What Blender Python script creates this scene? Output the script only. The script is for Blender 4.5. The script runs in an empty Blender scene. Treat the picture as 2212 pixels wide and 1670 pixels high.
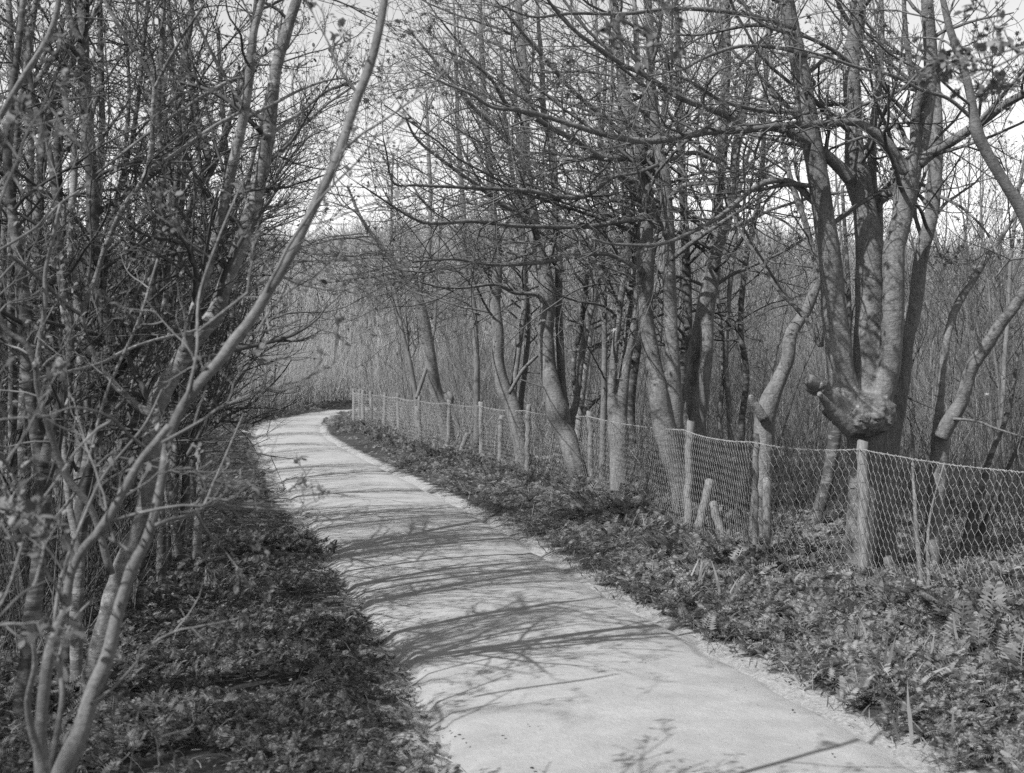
import bpy, math
import numpy as np
from mathutils import Vector, Matrix

# ------------------------------------------------------------------ camera, sky, sun
SC = bpy.context.scene
COL = SC.collection
CH = 1.6                       # eye height
FPX = 2500.0                   # focal length in pixels of a 2212 x 1670 picture
CX, CY, HOR = 1106.0, 835.0, 805.0
PITCH = math.atan((CY - HOR) / FPX)

cam_d = bpy.data.cameras.new("camera")
cam = bpy.data.objects.new("camera", cam_d)
COL.objects.link(cam)
cam.location = (0, 0, CH)
cam.rotation_euler = (math.pi / 2 - PITCH, 0, 0)
cam_d.sensor_width = 36.0
cam_d.lens = 36.0 * FPX / 2212.0
cam_d.clip_start = 0.05
cam_d.clip_end = 3000
cam_d.dof.use_dof = True
cam_d.dof.focus_distance = 10.5
cam_d.dof.aperture_fstop = 4.6
SC.camera = cam

SUN_EL = math.radians(47)
SUN_AZ = math.radians(51)      # light travels this far to the right of straight ahead
ldir = Vector((math.sin(SUN_AZ) * math.cos(SUN_EL), math.cos(SUN_AZ) * math.cos(SUN_EL), -math.sin(SUN_EL)))
world = bpy.data.worlds.new("World")
SC.world = world
world.use_nodes = True
nt = world.node_tree
for n in list(nt.nodes):
    nt.nodes.remove(n)
sky = nt.nodes.new("ShaderNodeTexSky")
sky.sky_type = 'NISHITA'
sky.sun_disc = False
sky.sun_elevation = SUN_EL
sky.sun_rotation = math.pi + SUN_AZ
sky.air_density = 3.0
sky.dust_density = 0.0
bw = nt.nodes.new("ShaderNodeSeparateColor")   # black-and-white plate: one channel of the sky's light
bg = nt.nodes.new("ShaderNodeBackground")
bg.inputs[1].default_value = 0.112
wo = nt.nodes.new("ShaderNodeOutputWorld")
nt.links.new(sky.outputs[0], bw.inputs[0])
nt.links.new(bw.outputs[0], bg.inputs[0])
nt.links.new(bg.outputs[0], wo.inputs[0])

sun_d = bpy.data.lights.new("sun", 'SUN')
sun_d.energy = 4.4
sun_d.angle = math.radians(0.5)
sun_d.color = (1.0, 1.0, 1.0)
sun = bpy.data.objects.new("sun", sun_d)
COL.objects.link(sun)
sun.rotation_euler = ldir.to_track_quat('-Z', 'Y').to_euler()
sun.location = (-20, -10, 30)

SC.view_settings.view_transform = 'Standard'
SC.view_settings.look = 'None'
SC.view_settings.gamma = 1.0
SC.view_settings.exposure = 0.62
SC.view_settings.use_curve_mapping = False
SC.cycles.max_bounces = 5
SC.cycles.diffuse_bounces = 3
SC.cycles.transparent_max_bounces = 4
SC.cycles.use_denoising = False

# ------------------------------------------------------------------ geometry helpers
def W(px, py, Y):
    """world point at distance Y (along the ground) seen at picture point px, py"""
    xc = (px - CX) / FPX
    yc = -(py - CY) / FPX
    dy = math.cos(PITCH) + yc * math.sin(PITCH)
    dz = -math.sin(PITCH) + yc * math.cos(PITCH)
    t = Y / dy
    return np.array((xc * t, Y, CH + dz * t))

def G(px, py):
    """ground point under picture point"""
    yc = -(py - CY) / FPX
    dy = math.cos(PITCH) + yc * math.sin(PITCH)
    dz = -math.sin(PITCH) + yc * math.cos(PITCH)
    t = -CH / dz
    return np.array(((px - CX) / FPX * t, dy * t))

def norm(a):
    return a / np.maximum(np.linalg.norm(a, axis=-1, keepdims=True), 1e-9)

def vnoise(p, seed=0):
    """smooth value noise of points (N,3), range about -1..1"""
    p = np.asarray(p, float)
    i = np.floor(p).astype(np.int64)
    f = p - i
    f = f * f * (3 - 2 * f)
    out = np.zeros(len(p))
    for dx in (0, 1):
        for dy in (0, 1):
            for dz in (0, 1):
                h = (i[:, 0] + dx) * 374761393 + (i[:, 1] + dy) * 668265263 + (i[:, 2] + dz) * 2147483647 + seed * 974711
                h = (h ^ (h >> 13)) * 1274126177
                h = (h ^ (h >> 16)) & 0xFFFFFF
                v = h / float(0xFFFFFF) * 2 - 1
                w = (f[:, 0] if dx else 1 - f[:, 0]) * (f[:, 1] if dy else 1 - f[:, 1]) * (f[:, 2] if dz else 1 - f[:, 2])
                out += v * w
    return out

def noise2(x, y, s=1.0, seed=0):
    x = np.asarray(x, float); y = np.asarray(y, float)
    sh = x.shape
    return vnoise(np.stack([x.ravel() * s, y.ravel() * s, np.full(x.size, seed * 7.3)], 1), seed).reshape(sh)

def link_mesh(name, V, F, mat=None, parent=None, smooth=True):
    """V (N,3); F: list of (M,k) int arrays with k 3 or 4"""
    me = bpy.data.meshes.new(name)
    V = np.asarray(V, np.float32)
    F = [np.asarray(f, np.int32) for f in F if len(f)]
    me.vertices.add(len(V))
    me.vertices.foreach_set("co", V.ravel())
    loops = np.concatenate([f.ravel() for f in F])
    tot = np.concatenate([np.full(len(f), f.shape[1], np.int32) for f in F])
    start = np.concatenate([[0], np.cumsum(tot)[:-1]]).astype(np.int32)
    me.loops.add(len(loops))
    me.loops.foreach_set("vertex_index", loops)
    me.polygons.add(len(tot))
    me.polygons.foreach_set("loop_start", start)
    me.polygons.foreach_set("loop_total", tot)
    if smooth:
        me.polygons.foreach_set("use_smooth", np.ones(len(tot), bool))
    me.update(calc_edges=True)
    if mat:
        me.materials.append(mat)
    o = bpy.data.objects.new(name, me)
    COL.objects.link(o)
    if parent:
        o.parent = parent
    return o

class Geo:
    """collects geometry for ONE mesh object"""
    def __init__(s):
        s.V, s.Q, s.T, s.n = [], [], [], 0
    def add(s, V, Q=None, T=None):
        if Q is not None and len(Q):
            s.Q.append(np.asarray(Q, np.int64) + s.n)
        if T is not None and len(T):
            s.T.append(np.asarray(T, np.int64) + s.n)
        s.V.append(np.asarray(V, float)); s.n += len(V)
    def tubes(s, P, R, sides, cap=False):
        """P (N,n,3), R (N,n)"""
        N, n, _ = P.shape
        if N == 0:
            return
        T = np.empty_like(P)
        T[:, 1:-1] = P[:, 2:] - P[:, :-2]
        T[:, 0] = P[:, 1] - P[:, 0]
        T[:, -1] = P[:, -1] - P[:, -2]
        T = norm(T)
        mean = norm(P[:, -1] - P[:, 0])
        ref = np.where(np.abs(mean[:, 2:3]) > 0.75, np.array([[1.0, 0.13, 0]]), np.array([[0.07, 0.1, 1.0]]))
        A = norm(np.cross(T, np.repeat(ref[:, None], n, 1)))
        B = np.cross(T, A)
        a = np.arange(sides) / sides * 2 * np.pi
        ca, sa = np.cos(a), np.sin(a)
        R4 = R[:, :, None, None] if R.ndim == 2 else R[:, :, :, None]
        V = P[:, :, None] + R4 * (ca[None, None, :, None] * A[:, :, None] + sa[None, None, :, None] * B[:, :, None])
        idx = np.arange(N * n * sides).reshape(N, n, sides)
        a0 = idx[:, :-1]; a1 = idx[:, 1:]
        Q = np.stack([a0, np.roll(a0, -1, 2), np.roll(a1, -1, 2), a1], -1).reshape(-1, 4)
        V = V.reshape(-1, 3)
        Tt = None
        if cap:
            V = np.concatenate([V, P[:, 0], P[:, -1]])
            b = N * n * sides
            c0 = np.repeat((b + np.arange(N))[:, None], sides, 1)
            c1 = np.repeat((b + N + np.arange(N))[:, None], sides, 1)
            Tt = np.concatenate([np.stack([np.roll(idx[:, 0], -1, 1), idx[:, 0], c0], -1).reshape(-1, 3),
                                 np.stack([idx[:, -1], np.roll(idx[:, -1], -1, 1), c1], -1).reshape(-1, 3)])
        s.add(V, Q, Tt)
    def stamp(s, V, T, pos, rot, scale):
        """copies of a small triangle template at many places"""
        N = len(pos)
        if N == 0:
            return
        sc = np.asarray(scale, float).reshape(N, -1)
        out = np.einsum('nij,nvj->nvi', rot, V[None] * sc[:, None, :]) + pos[:, None]
        k = len(V)
        TT = (T[None] + (np.arange(N) * k)[:, None, None]).reshape(-1, T.shape[1])
        if T.shape[1] == 3:
            s.add(out.reshape(-1, 3), None, TT)
        else:
            s.add(out.reshape(-1, 3), TT, None)
    def build(s, name, mat, parent=None, smooth=True):
        F = []
        if s.Q: F.append(np.concatenate(s.Q))
        if s.T: F.append(np.concatenate(s.T))
        return link_mesh(name, np.concatenate(s.V), F, mat, parent, smooth)

def tag(o, label=None, cat=None, group=None, kind=None):
    if label: o['label'] = label
    if cat: o['category'] = cat
    if group: o['group'] = group
    if kind: o['kind'] = kind
    return o

def empty(name, loc=(0, 0, 0)):
    o = bpy.data.objects.new(name, None)
    o.empty_display_size = 0.2
    o.location = loc
    COL.objects.link(o)
    return o

def rot_rand(rng, N, tilt=0.5):
    """random rotations: z axis tilted from up by about tilt rad, any heading"""
    h = rng.uniform(0, 2 * np.pi, N)
    t = np.abs(rng.normal(0, tilt, N))
    b = rng.uniform(0, 2 * np.pi, N)
    z = np.stack([np.sin(t) * np.cos(b), np.sin(t) * np.sin(b), np.cos(t)], 1)
    x0 = np.stack([np.cos(h), np.sin(h), np.zeros(N)], 1)
    y = norm(np.cross(z, x0)); x = np.cross(y, z)
    return np.stack([x, y, z], -1)

# ------------------------------------------------------------------ branch growth (all branches of a level at once)
def grow(P0, D0, L, R0, n, rng, wander=0.15, trop=0.0, taper=0.35, droop=None):
    N = len(P0)
    P = np.empty((N, n, 3)); P[:, 0] = P0
    d = norm(D0.copy())
    step = (L / (n - 1))[:, None]
    bend = rng.normal(0, 1, (N, 3)) * wander * 0.5
    for i in range(1, n):
        d = d + rng.normal(0, 1, (N, 3)) * wander + bend
        d[:, 2] += trop if droop is None else droop[0] + (droop[1] - droop[0]) * i / (n - 1)
        d = norm(d)
        P[:, i] = P[:, i - 1] + d * step
    t = np.linspace(0, 1, n)[None]
    R = R0[:, None] * (1 - (1 - taper) * t)
    return P, R

def spawn(P, R, k, rng, t0=0.2, t1=1.0, ang=(0.5, 1.0), lr=(0.3, 0.6), rr=0.55, rmin=0.0015, fall=0.5, up=0.0, plen=None, outward=None):
    """k children on each parent"""
    N, n, _ = P.shape
    seg = np.linalg.norm(np.diff(P, axis=1), axis=2)
    L = seg.sum(1) if plen is None else plen
    t = (np.arange(k)[None] + rng.uniform(0, 1, (N, k))) / k
    t = t0 + (t1 - t0) * t
    f = t * (n - 1) * 0.9999
    i = f.astype(int); u = (f - i)[..., None]
    r = np.arange(N)[:, None]
    pos = P[r, i] * (1 - u) + P[r, i + 1] * u
    T = norm(P[r, i + 1] - P[r, i])
    rad = R[r, i] * (1 - u[..., 0]) + R[r, i + 1] * u[..., 0]
    rnd = rng.normal(0, 1, (N, k, 3))
    rnd[..., 2] += up
    if outward is not None:
        rnd += outward
    side = norm(rnd - (rnd * T).sum(-1, keepdims=True) * T)
    a = rng.uniform(ang[0], ang[1], (N, k))[..., None]
    D = T * np.cos(a) + side * np.sin(a)
    LL = L[:, None] * rng.uniform(lr[0], lr[1], (N, k)) * (1 - fall * (t - t0) / max(t1 - t0, 1e-6))
    RR = np.maximum(rad * rr * rng.uniform(0.7, 1.1, (N, k)), rmin)
    return pos.reshape(-1, 3), D.reshape(-1, 3), LL.ravel(), RR.ravel()

def catmull(pts, m):
    pts = np.asarray(pts, float)
    n = len(pts)
    ext = np.vstack([2 * pts[0] - pts[1], pts, 2 * pts[-1] - pts[-2]])
    t = np.linspace(0, n - 1, m) * 0.99999
    i = t.astype(int); u = (t - i)[:, None]
    p0, p1, p2, p3 = ext[i], ext[i + 1], ext[i + 2], ext[i + 3]
    return 0.5 * (2 * p1 + (p2 - p0) * u + (2 * p0 - 5 * p1 + 4 * p2 - p3) * u ** 2 + (3 * p1 - p0 - 3 * p2 + p3) * u ** 3)

def trace(pts, Y, Y2=None, m=None, seed=0, wob=0.035, rs=1.0):
    rs = 1.18 if 410 <= seed < 440 else rs
    """a stem measured as (x, y, width) in the picture, standing at distance Y (tip at Y2)"""
    pts = [tuple(p) for p in pts]
    ln = sum(math.dist(pts[i][:2], pts[i + 1][:2]) for i in range(len(pts) - 1))
    acc, out = 0, []
    for i, p in enumerate(pts):
        if i: acc += math.dist(pts[i - 1][:2], p[:2])
        y = Y + ((Y2 - Y) * (acc / ln) ** 1.2 if Y2 is not None else 0)
        q = W(p[0], p[1], y)
        out.append((*q, p[2] / 2 * y / FPX * rs))
    m = m or max(8, int(ln * (Y / 10) / 14) + len(pts) * 2)
    c = catmull(out, m)
    P, R = c[:, :3], np.maximum(c[:, 3], 0.001)
    s = np.concatenate([[0], np.cumsum(np.linalg.norm(np.diff(P, axis=0), axis=1))]) * 2.2
    for ax in range(3):
        P[:, ax] += wob * vnoise(np.stack([s, np.full(m, ax * 9.1), np.full(m, seed * 3.7)], 1), seed + ax) * (1.6 if ax == 1 else 0.35) * min(1.0, R.mean() * 12)
    R = R * (1 + 0.045 * vnoise(np.stack([s * 2.3, np.full(m, 5.5), np.full(m, seed * 1.7)], 1), seed + 9))
    return P, R

# ------------------------------------------------------------------ materials
def mat_new(name):
    m = bpy.data.materials.new(name)
    m.use_nodes = True
    t = m.node_tree
    b = t.nodes["Principled BSDF"]
    b.inputs["Specular IOR Level"].default_value = 0.25
    b.inputs["Roughness"].default_value = 0.8
    return m, t, b

def nd(t, typ, **kw):
    n = t.nodes.new(typ)
    for k, v in kw.items():
        setattr(n, k, v)
    return n

def ramp(t, src, stops):
    r = nd(t, "ShaderNodeValToRGB")
    e = r.color_ramp.elements
    while len(e) < len(stops):
        e.new(0.5)
    for el, (p, v) in zip(e, stops):
        el.position = p
        el.color = (v, v, v, 1)
    t.links.new(src, r.inputs[0])
    return r.outputs[0]

def noise_n(t, scale, detail=4, rough=0.6, vec=None, stretch=None):
    n = nd(t, "ShaderNodeTexNoise")
    n.inputs["Scale"].default_value = scale
    n.inputs["Detail"].default_value = detail
    n.inputs["Roughness"].default_value = rough
    tc = nd(t, "ShaderNodeTexCoord")
    v = vec or tc.outputs["Object"]
    if stretch:
        mp = nd(t, "ShaderNodeMapping")
        mp.inputs["Scale"].default_value = stretch
        t.links.new(v, mp.inputs[0])
        v = mp.outputs[0]
    t.links.new(v, n.inputs["Vector"])
    return n.outputs["Fac"]

def mixc(t, fac, a, b, mode='MIX'):
    n = nd(t, "ShaderNodeMix", data_type='RGBA', blend_type=mode)
    for sock, v in ((n.inputs[0], fac), (n.inputs[6], a), (n.inputs[7], b)):
        if isinstance(v, (int, float)):
            sock.default_value = v if sock == n.inputs[0] else (v, v, v, 1)
        else:
            t.links.new(v, sock)
    return n.outputs[2]

def bark(name, lo, hi, speck=0.4, speck_amt=0.5, band=0.0, scale=1.0, bump=0.4, streak=0.0):
    m, t, b = mat_new(name)
    base = ramp(t, noise_n(t, 7 * scale, 6, 0.65, stretch=(1, 1, 0.5)), [(0.3, lo), (0.7, hi)])
    fine = ramp(t, noise_n(t, 60 * scale, 3, 0.6), [(0.3, 0.68), (0.75, 1.25)])
    c = mixc(t, 1.0, base, fine, 'MULTIPLY')
    sp = ramp(t, noise_n(t, 38 * scale, 2, 0.4), [(0.66, 0.0), (0.72, speck_amt)])
    c = mixc(t, sp, c, speck)
    if band:
        bn = ramp(t, noise_n(t, 5 * scale, 4, 0.7, stretch=(0.7, 0.7, 3.2)), [(0.50, 0.0), (0.60, band)])
        c = mixc(t, bn, c, speck)
        bd = ramp(t, noise_n(t, 9 * scale, 3, 0.7, stretch=(0.6, 0.6, 3.5)), [(0.60, 0.0), (0.70, 0.6)])
        c = mixc(t, bd, c, lo * 0.5)
    if streak:
        sk = ramp(t, noise_n(t, 14 * scale, 5, 0.7, stretch=(1.2, 1.2, 0.12)), [(0.52, 0.0), (0.66, streak)])
        c = mixc(t, sk, c, lo * 0.45)
        rg = ramp(t, noise_n(t, 6 * scale, 4, 0.6, stretch=(0.35, 0.35, 7)), [(0.60, 0.0), (0.68, streak)])
        c = mixc(t, rg, c, lo * 0.6)
    t.links.new(c, b.inputs["Base Color"])
    bp = nd(t, "ShaderNodeBump")
    bp.inputs["Strength"].default_value = bump
    bp.inputs["Distance"].default_value = 0.02
    t.links.new(noise_n(t, 26 * scale, 8, 0.7, stretch=(1, 1, 1.6)), bp.inputs["Height"])
    t.links.new(bp.outputs[0], b.inputs["Normal"])
    return m

def leafmat(name, lo, hi, trans=0.35, gloss=0.65):
    m, t, b = mat_new(name)
    g = nd(t, "ShaderNodeNewGeometry")
    c = ramp(t, g.outputs["Random Per Island"], [(0.0, lo), (1.0, hi)])
    t.links.new(c, b.inputs["Base Color"])
    b.inputs["Roughness"].default_value = gloss
    tr = nd(t, "ShaderNodeBsdfTranslucent")
    t.links.new(c, tr.inputs[0])
    mx = nd(t, "ShaderNodeMixShader")
    mx.inputs[0].default_value = trans
    out = [n for n in t.nodes if n.type == 'OUTPUT_MATERIAL'][0]
    t.links.new(b.outputs[0], mx.inputs[1]); t.links.new(tr.outputs[0], mx.inputs[2])
    t.links.new(mx.outputs[0], out.inputs[0])
    return m

M = {}
M['maple_bark'] = bark("smooth grey bark", 0.12, 0.235, 0.36, 0.5, bump=0.7, streak=0.5)
M['rough_bark'] = bark("rough knotted bark", 0.09, 0.22, 0.36, 0.5, bump=1.0)
M['pale_bark'] = bark("pale bark", 0.20, 0.36, 0.5, 0.5)
M['alder_bark'] = bark("banded dark bark", 0.035, 0.11, 0.30, 0.5, band=0.45)
M['birch_bark'] = bark("mottled pale bark", 0.08, 0.23, 0.42, 0.55, band=0.4, bump=0.6)
M['brown_bark'] = bark("dull bark", 0.10, 0.20, 0.3, 0.4)
M['maple_twig'] = bark("grey twig bark", 0.06, 0.17, 0.34, 0.3, scale=0.5, bump=0.1)
M['twig'] = bark("twig bark", 0.035, 0.115, 0.3, 0.3, scale=0.5, bump=0.1)
M['pale_twig'] = bark("pale twig bark", 0.10, 0.22, 0.35, 0.3, scale=0.5, bump=0.1)
M['far_twig'] = leafmat("brushwood stems", 0.10, 0.36, 0.0, 0.8)
M['leaf'] = leafmat("young leaves", 0.12, 0.36)
M['small_leaf'] = leafmat("small leaves", 0.10, 0.28)
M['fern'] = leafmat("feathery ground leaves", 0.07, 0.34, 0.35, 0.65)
M['dark_fern'] = leafmat("shade-darkened feathery leaves", 0.04, 0.24, 0.3, 0.7)  # darker copy of the ground leaves, left verge's shade put into the colour
M['hill_twig'] = leafmat("haze-paled brushwood", 0.18, 0.50, 0.0, 0.8)  # distance haze put into the stem colour as a paler tone
M['blade'] = leafmat("strap leaves", 0.20, 0.34, 0.3)
M['straw'] = leafmat("dry straw", 0.14, 0.42, 0.1)
M['litter'] = leafmat("dead leaves", 0.02, 0.15, 0.1, 0.7)

def wood_mat():
    m, t, b = mat_new("weathered post wood")
    c = ramp(t, noise_n(t, 10, 6, 0.7, stretch=(6, 6, 0.5)), [(0.25, 0.10), (0.7, 0.27)])
    c2 = ramp(t, noise_n(t, 4, 3, 0.6), [(0.3, 0.7), (0.7, 1.2)])
    t.links.new(mixc(t, 1.0, c, c2, 'MULTIPLY'), b.inputs["Base Color"])
    bp = nd(t, "ShaderNodeBump"); bp.inputs["Strength"].default_value = 0.5; bp.inputs["Distance"].default_value = 0.01
    t.links.new(noise_n(t, 22, 6, 0.7, stretch=(5, 5, 0.4)), bp.inputs["Height"])
    t.links.new(bp.outputs[0], b.inputs["Normal"])
    return m
M['wood'] = wood_mat()
m, t, b = mat_new("galvanised wire")
b.inputs["Base Color"].default_value = (0.34, 0.34, 0.34, 1)
b.inputs["Roughness"].default_value = 0.55
b.inputs["Metallic"].default_value = 0.2
M['wire'] = m

def ground_mat():
    m, t, b = mat_new("woodland soil")
    n1 = ramp(t, noise_n(t, 0.8, 8, 0.7), [(0.3, 0.025), (0.7, 0.07)])
    n2 = ramp(t, noise_n(t, 30, 5, 0.75), [(0.3, 0.4), (0.75, 1.7)])
    soil = mixc(t, 1.0, n1, n2, 'MULTIPLY')
    at = nd(t, "ShaderNodeAttribute", attribute_name="sand")
    add = nd(t, "ShaderNodeMath", operation='ADD')
    n3 = nd(t, "ShaderNodeMath", operation='MULTIPLY_ADD')
    t.links.new(noise_n(t, 5, 8, 0.75), n3.inputs[0]); n3.inputs[1].default_value = 1.4; n3.inputs[2].default_value = -0.7
    t.links.new(at.outputs["Fac"], add.inputs[0]); t.links.new(n3.outputs[0], add.inputs[1])
    f = ramp(t, add.outputs[0], [(0.45, 0.0), (0.62, 1.0)])
    sand = ramp(t, noise_n(t, 40, 4, 0.7), [(0.3, 0.22), (0.7, 0.44)])
    t.links.new(mixc(t, f, soil, sand), b.inputs["Base Color"])
    bp = nd(t, "ShaderNodeBump"); bp.inputs["Strength"].default_value = 0.8; bp.inputs["Distance"].default_value = 0.04
    t.links.new(noise_n(t, 18, 8, 0.75), bp.inputs["Height"])
    t.links.new(bp.outputs[0], b.inputs["Normal"])
    return m
M['ground'] = ground_mat()

def path_mat():
    m, t, b = mat_new("sandy brick paving")
    uv = nd(t, "ShaderNodeUVMap", uv_map="UVMap")
    br = nd(t, "ShaderNodeTexBrick")
    br.offset = 0.5
    br.inputs["Color1"].default_value = (0.32, 0.32, 0.32, 1)
    br.inputs["Color2"].default_value = (0.38, 0.38, 0.38, 1)
    br.inputs["Mortar"].default_value = (0.37, 0.37, 0.37, 1)
    br.inputs["Scale"].default_value = 1.0
    br.inputs["Mortar Size"].default_value = 0.008
    br.inputs["Mortar Smooth"].default_value = 0.6
    br.inputs["Bias"].default_value = 0.0
    br.inputs["Brick Width"].default_value = 0.40
    br.inputs["Row Height"].default_value = 0.40
    t.links.new(uv.outputs[0], br.inputs["Vector"])
    sand = ramp(t, noise_n(t, 1.6, 8, 0.7), [(0.35, 0.25), (0.62, 0.9)])
    sc = ramp(t, noise_n(t, 12, 8, 0.8), [(0.25, 0.27), (0.75, 0.42)])
    c = mixc(t, sand, br.outputs[0], sc)
    pat = ramp(t, noise_n(t, 2.6, 9, 0.72, stretch=(1, 1.4, 1)), [(0.30, 0.78), (0.66, 1.08)])
    c = mixc(t, 1.0, c, pat, 'MULTIPLY')
    grit = ramp(t, noise_n(t, 80, 4, 0.75), [(0.55, 0.0), (0.72, 0.6)])
    c = mixc(t, grit, c, 0.26)
    t.links.new(c, b.inputs["Base Color"])
    b.inputs["Roughness"].default_value = 0.9
    bp = nd(t, "ShaderNodeBump"); bp.inputs["Strength"].default_value = 0.6; bp.inputs["Distance"].default_value = 0.02
    t.links.new(noise_n(t, 35, 8, 0.8), bp.inputs["Height"])
    t.links.new(bp.outputs[0], b.inputs["Normal"])
    return m
M['path'] = path_mat()

# ------------------------------------------------------------------ path outline on the ground
LE = [(745, 886), (700, 890), (640, 899), (592, 909), (560, 921), (548, 935), (552, 952), (566, 985), (590, 1028), (622, 1080), (655, 1135),
      (688, 1195), (725, 1260), (775, 1335), (822, 1400), (862, 1460), (905, 1545), (965, 1670)]
RE = [(757, 894), (722, 903), (703, 912), (695, 924), (702, 940), (735, 962), (790, 991), (850, 1020), (915, 1051), (980, 1085), (1050, 1121),
      (1130, 1166), (1210, 1216), (1300, 1274), (1400, 1327), (1500, 1380), (1600, 1432), (1700, 1484), (1800, 1541), (1900, 1600), (2035, 1672)]
le = [G(*p) for p in LE]; re_ = [G(*p) for p in RE]
le = [np.array((6.0, 49.0)), np.array((0.0, 52.0)), np.array((-4.0, 51.5))] + le
re_ = [np.array((6.0, 46.6)), np.array((0.0, 48.8)), np.array((-3.2, 47.6))] + re_
dl = norm(le[-1] - le[-3]); dr = norm(re_[-1] - re_[-3])
dm = norm((dl + dr)[None])[0]
for k in (2.5, 5.5, 9.0, 13.0):
    le.append(le[-1 if k == 2.5 else -1] * 0 + (G(*LE[-1]) + dm * k)); re_.append(G(*RE[-1]) + dm * k)
le = np.array(le); re_ = np.array(re_)
def resample(p, m):
    s = np.concatenate([[0], np.cumsum(np.linalg.norm(np.diff(p, axis=0), axis=1))])
    c = catmull(np.column_stack([p, p[:, 0] * 0]), 600)[:, :2]
    s = np.concatenate([[0], np.cumsum(np.linalg.norm(np.diff(c, axis=0), axis=1))])
    u = np.linspace(0, s[-1], m)
    return np.column_stack([np.interp(u, s, c[:, 0]), np.interp(u, s, c[:, 1])]), u
MP = 900
LEr, ul = resample(le, MP); REr, ur = resample(re_, MP)
MIDr = (LEr + REr) / 2
POLY = np.vstack([LEr[::6], REr[::-6]])

def in_poly(x, y, poly=None):
    poly = POLY if poly is None else poly
    x = np.asarray(x); y = np.asarray(y)
    inside = np.zeros(x.shape, bool)
    j = len(poly) - 1
    for i in range(len(poly)):
        xi, yi = poly[i]; xj, yj = poly[j]
        if yi != yj:
            c = ((yi > y) != (yj > y)) & (x < (xj - xi) * (y - yi) / (yj - yi) + xi)
            inside ^= c
        j = i
    return inside

def path_dist(x, y):
    """signed distance to the path's edge (negative on the path)"""
    x = np.asarray(x, float).ravel(); y = np.asarray(y, float).ravel()
    E = np.vstack([LEr[::5], REr[::5]])
    d = np.full(len(x), 1e9)
    for k in range(0, len(x), 20000):
        dd = (x[k:k + 20000, None] - E[None, :, 0]) ** 2 + (y[k:k + 20000, None] - E[None, :, 1]) ** 2
        d[k:k + 20000] = np.sqrt(dd.min(1))
    return np.where(in_poly(x, y), -d, d)

def left_of_path(x, y):
    """True left of (or outside) the left edge: compare with the path's middle line"""
    x = np.asarray(x, float).ravel(); y = np.asarray(y, float).ravel()
    out = np.zeros(len(x), bool)
    T = np.gradient(MIDr, axis=0)
    for k in range(0, len(x), 20000):
        dd = (x[k:k + 20000, None] - MIDr[None, ::5, 0]) ** 2 + (y[k:k + 20000, None] - MIDr[None, ::5, 1]) ** 2
        i = dd.argmin(1) * 5
        vx, vy = x[k:k + 20000] - MIDr[i, 0], y[k:k + 20000] - MIDr[i, 1]
        out[k:k + 20000] = (T[i, 0] * vy - T[i, 1] * vx) < 0
    return out

def hgt(x, y):
    """terrain height"""
    x = np.asarray(x, float); y = np.asarray(y, float)
    r = np.sqrt(x ** 2 + (y - 5) ** 2)
    a = np.clip((r - 50) / 48, 0, 1); a = a * a * (3 - 2 * a)
    h = a * (9.5 + 3.0 * noise2(x, y, 0.018, 3)) + np.clip((r - 34) / 20, 0, 1) * 0.5 * (1 + noise2(x, y, 0.08, 5))
    h = h + np.clip((r - 98) / 250, 0, 1) * 6 * noise2(x, y, 0.006, 8)
    return h

def hloc(x, y):
    """terrain plus small bumps beside the path"""
    d = path_dist(x, y).reshape(np.shape(x))
    k = np.clip(d / 0.8, 0, 1)
    b = 0.05 * k + 0.05 * k * noise2(x, y, 1.1, 11) + 0.02 * k * noise2(x, y, 4.0, 12)
    rr = np.sqrt(np.asarray(x) ** 2 + np.asarray(y) ** 2)
    far = np.clip((rr - 44) / 8, 0, 1)
    onp = np.clip(1 - d / 2.5, 0, 1) * (rr < 60)
    return hgt(x, y) * (1 - onp) + b * (1 - far)

# ground sheet: fine near the camera, coarse to the horizon
def axis_pts(lo, hi, fine_lo, fine_hi, step):
    core = np.arange(fine_lo, fine_hi + 1e-6, step)
    out_hi, s, v = [], step, fine_hi
    while v < hi:
        s *= 1.12; v += s; out_hi.append(min(v, hi))
    out_lo, s, v = [], step, fine_lo
    while v > lo:
        s *= 1.12; v -= s; out_lo.append(max(v, lo))
    return np.concatenate([out_lo[::-1], core, out_hi])
gx = axis_pts(-1500, 1500, -9, 7, 0.09); gy = axis_pts(-1500, 1500, -2, 34, 0.12)
XX, YY = np.meshgrid(gx, gy)
ZZ = hloc(XX, YY)
pd = path_dist(XX, YY).reshape(XX.shape)
ZZ = np.where(pd < -0.10, ZZ - 0.03, ZZ)
ny, nx = XX.shape
idx = np.arange(nx * ny).reshape(ny, nx)
Qg = np.stack([idx[:-1, :-1], idx[:-1, 1:], idx[1:, 1:], idx[1:, :-1]], -1).reshape(-1, 4)
ground = link_mesh("ground", np.stack([XX, YY, ZZ], -1).reshape(-1, 3), [Qg], M['ground'])
tag(ground, kind='structure')
at = ground.data.attributes.new("sand", 'FLOAT', 'POINT')  # real sand by the path, plus painted sunlight in the clearing
sandv = np.clip(1.05 - pd / 0.34, 0, 1)
side = G(527, 933)
sp = np.exp(-(((XX - side[0]) / 0.9) ** 2 + ((YY - side[1]) / 0.7) ** 2))
glade_light = 0.62 * np.exp(-(((XX - 5.5) / 1.4) ** 2 + ((YY - 12.0) / 2.0) ** 2))  # sunlit patch of the clearing, painted as paler ground
at.data.foreach_set("value", np.maximum(np.maximum(sandv, sp), glade_light).ravel().astype(np.float32))

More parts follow.
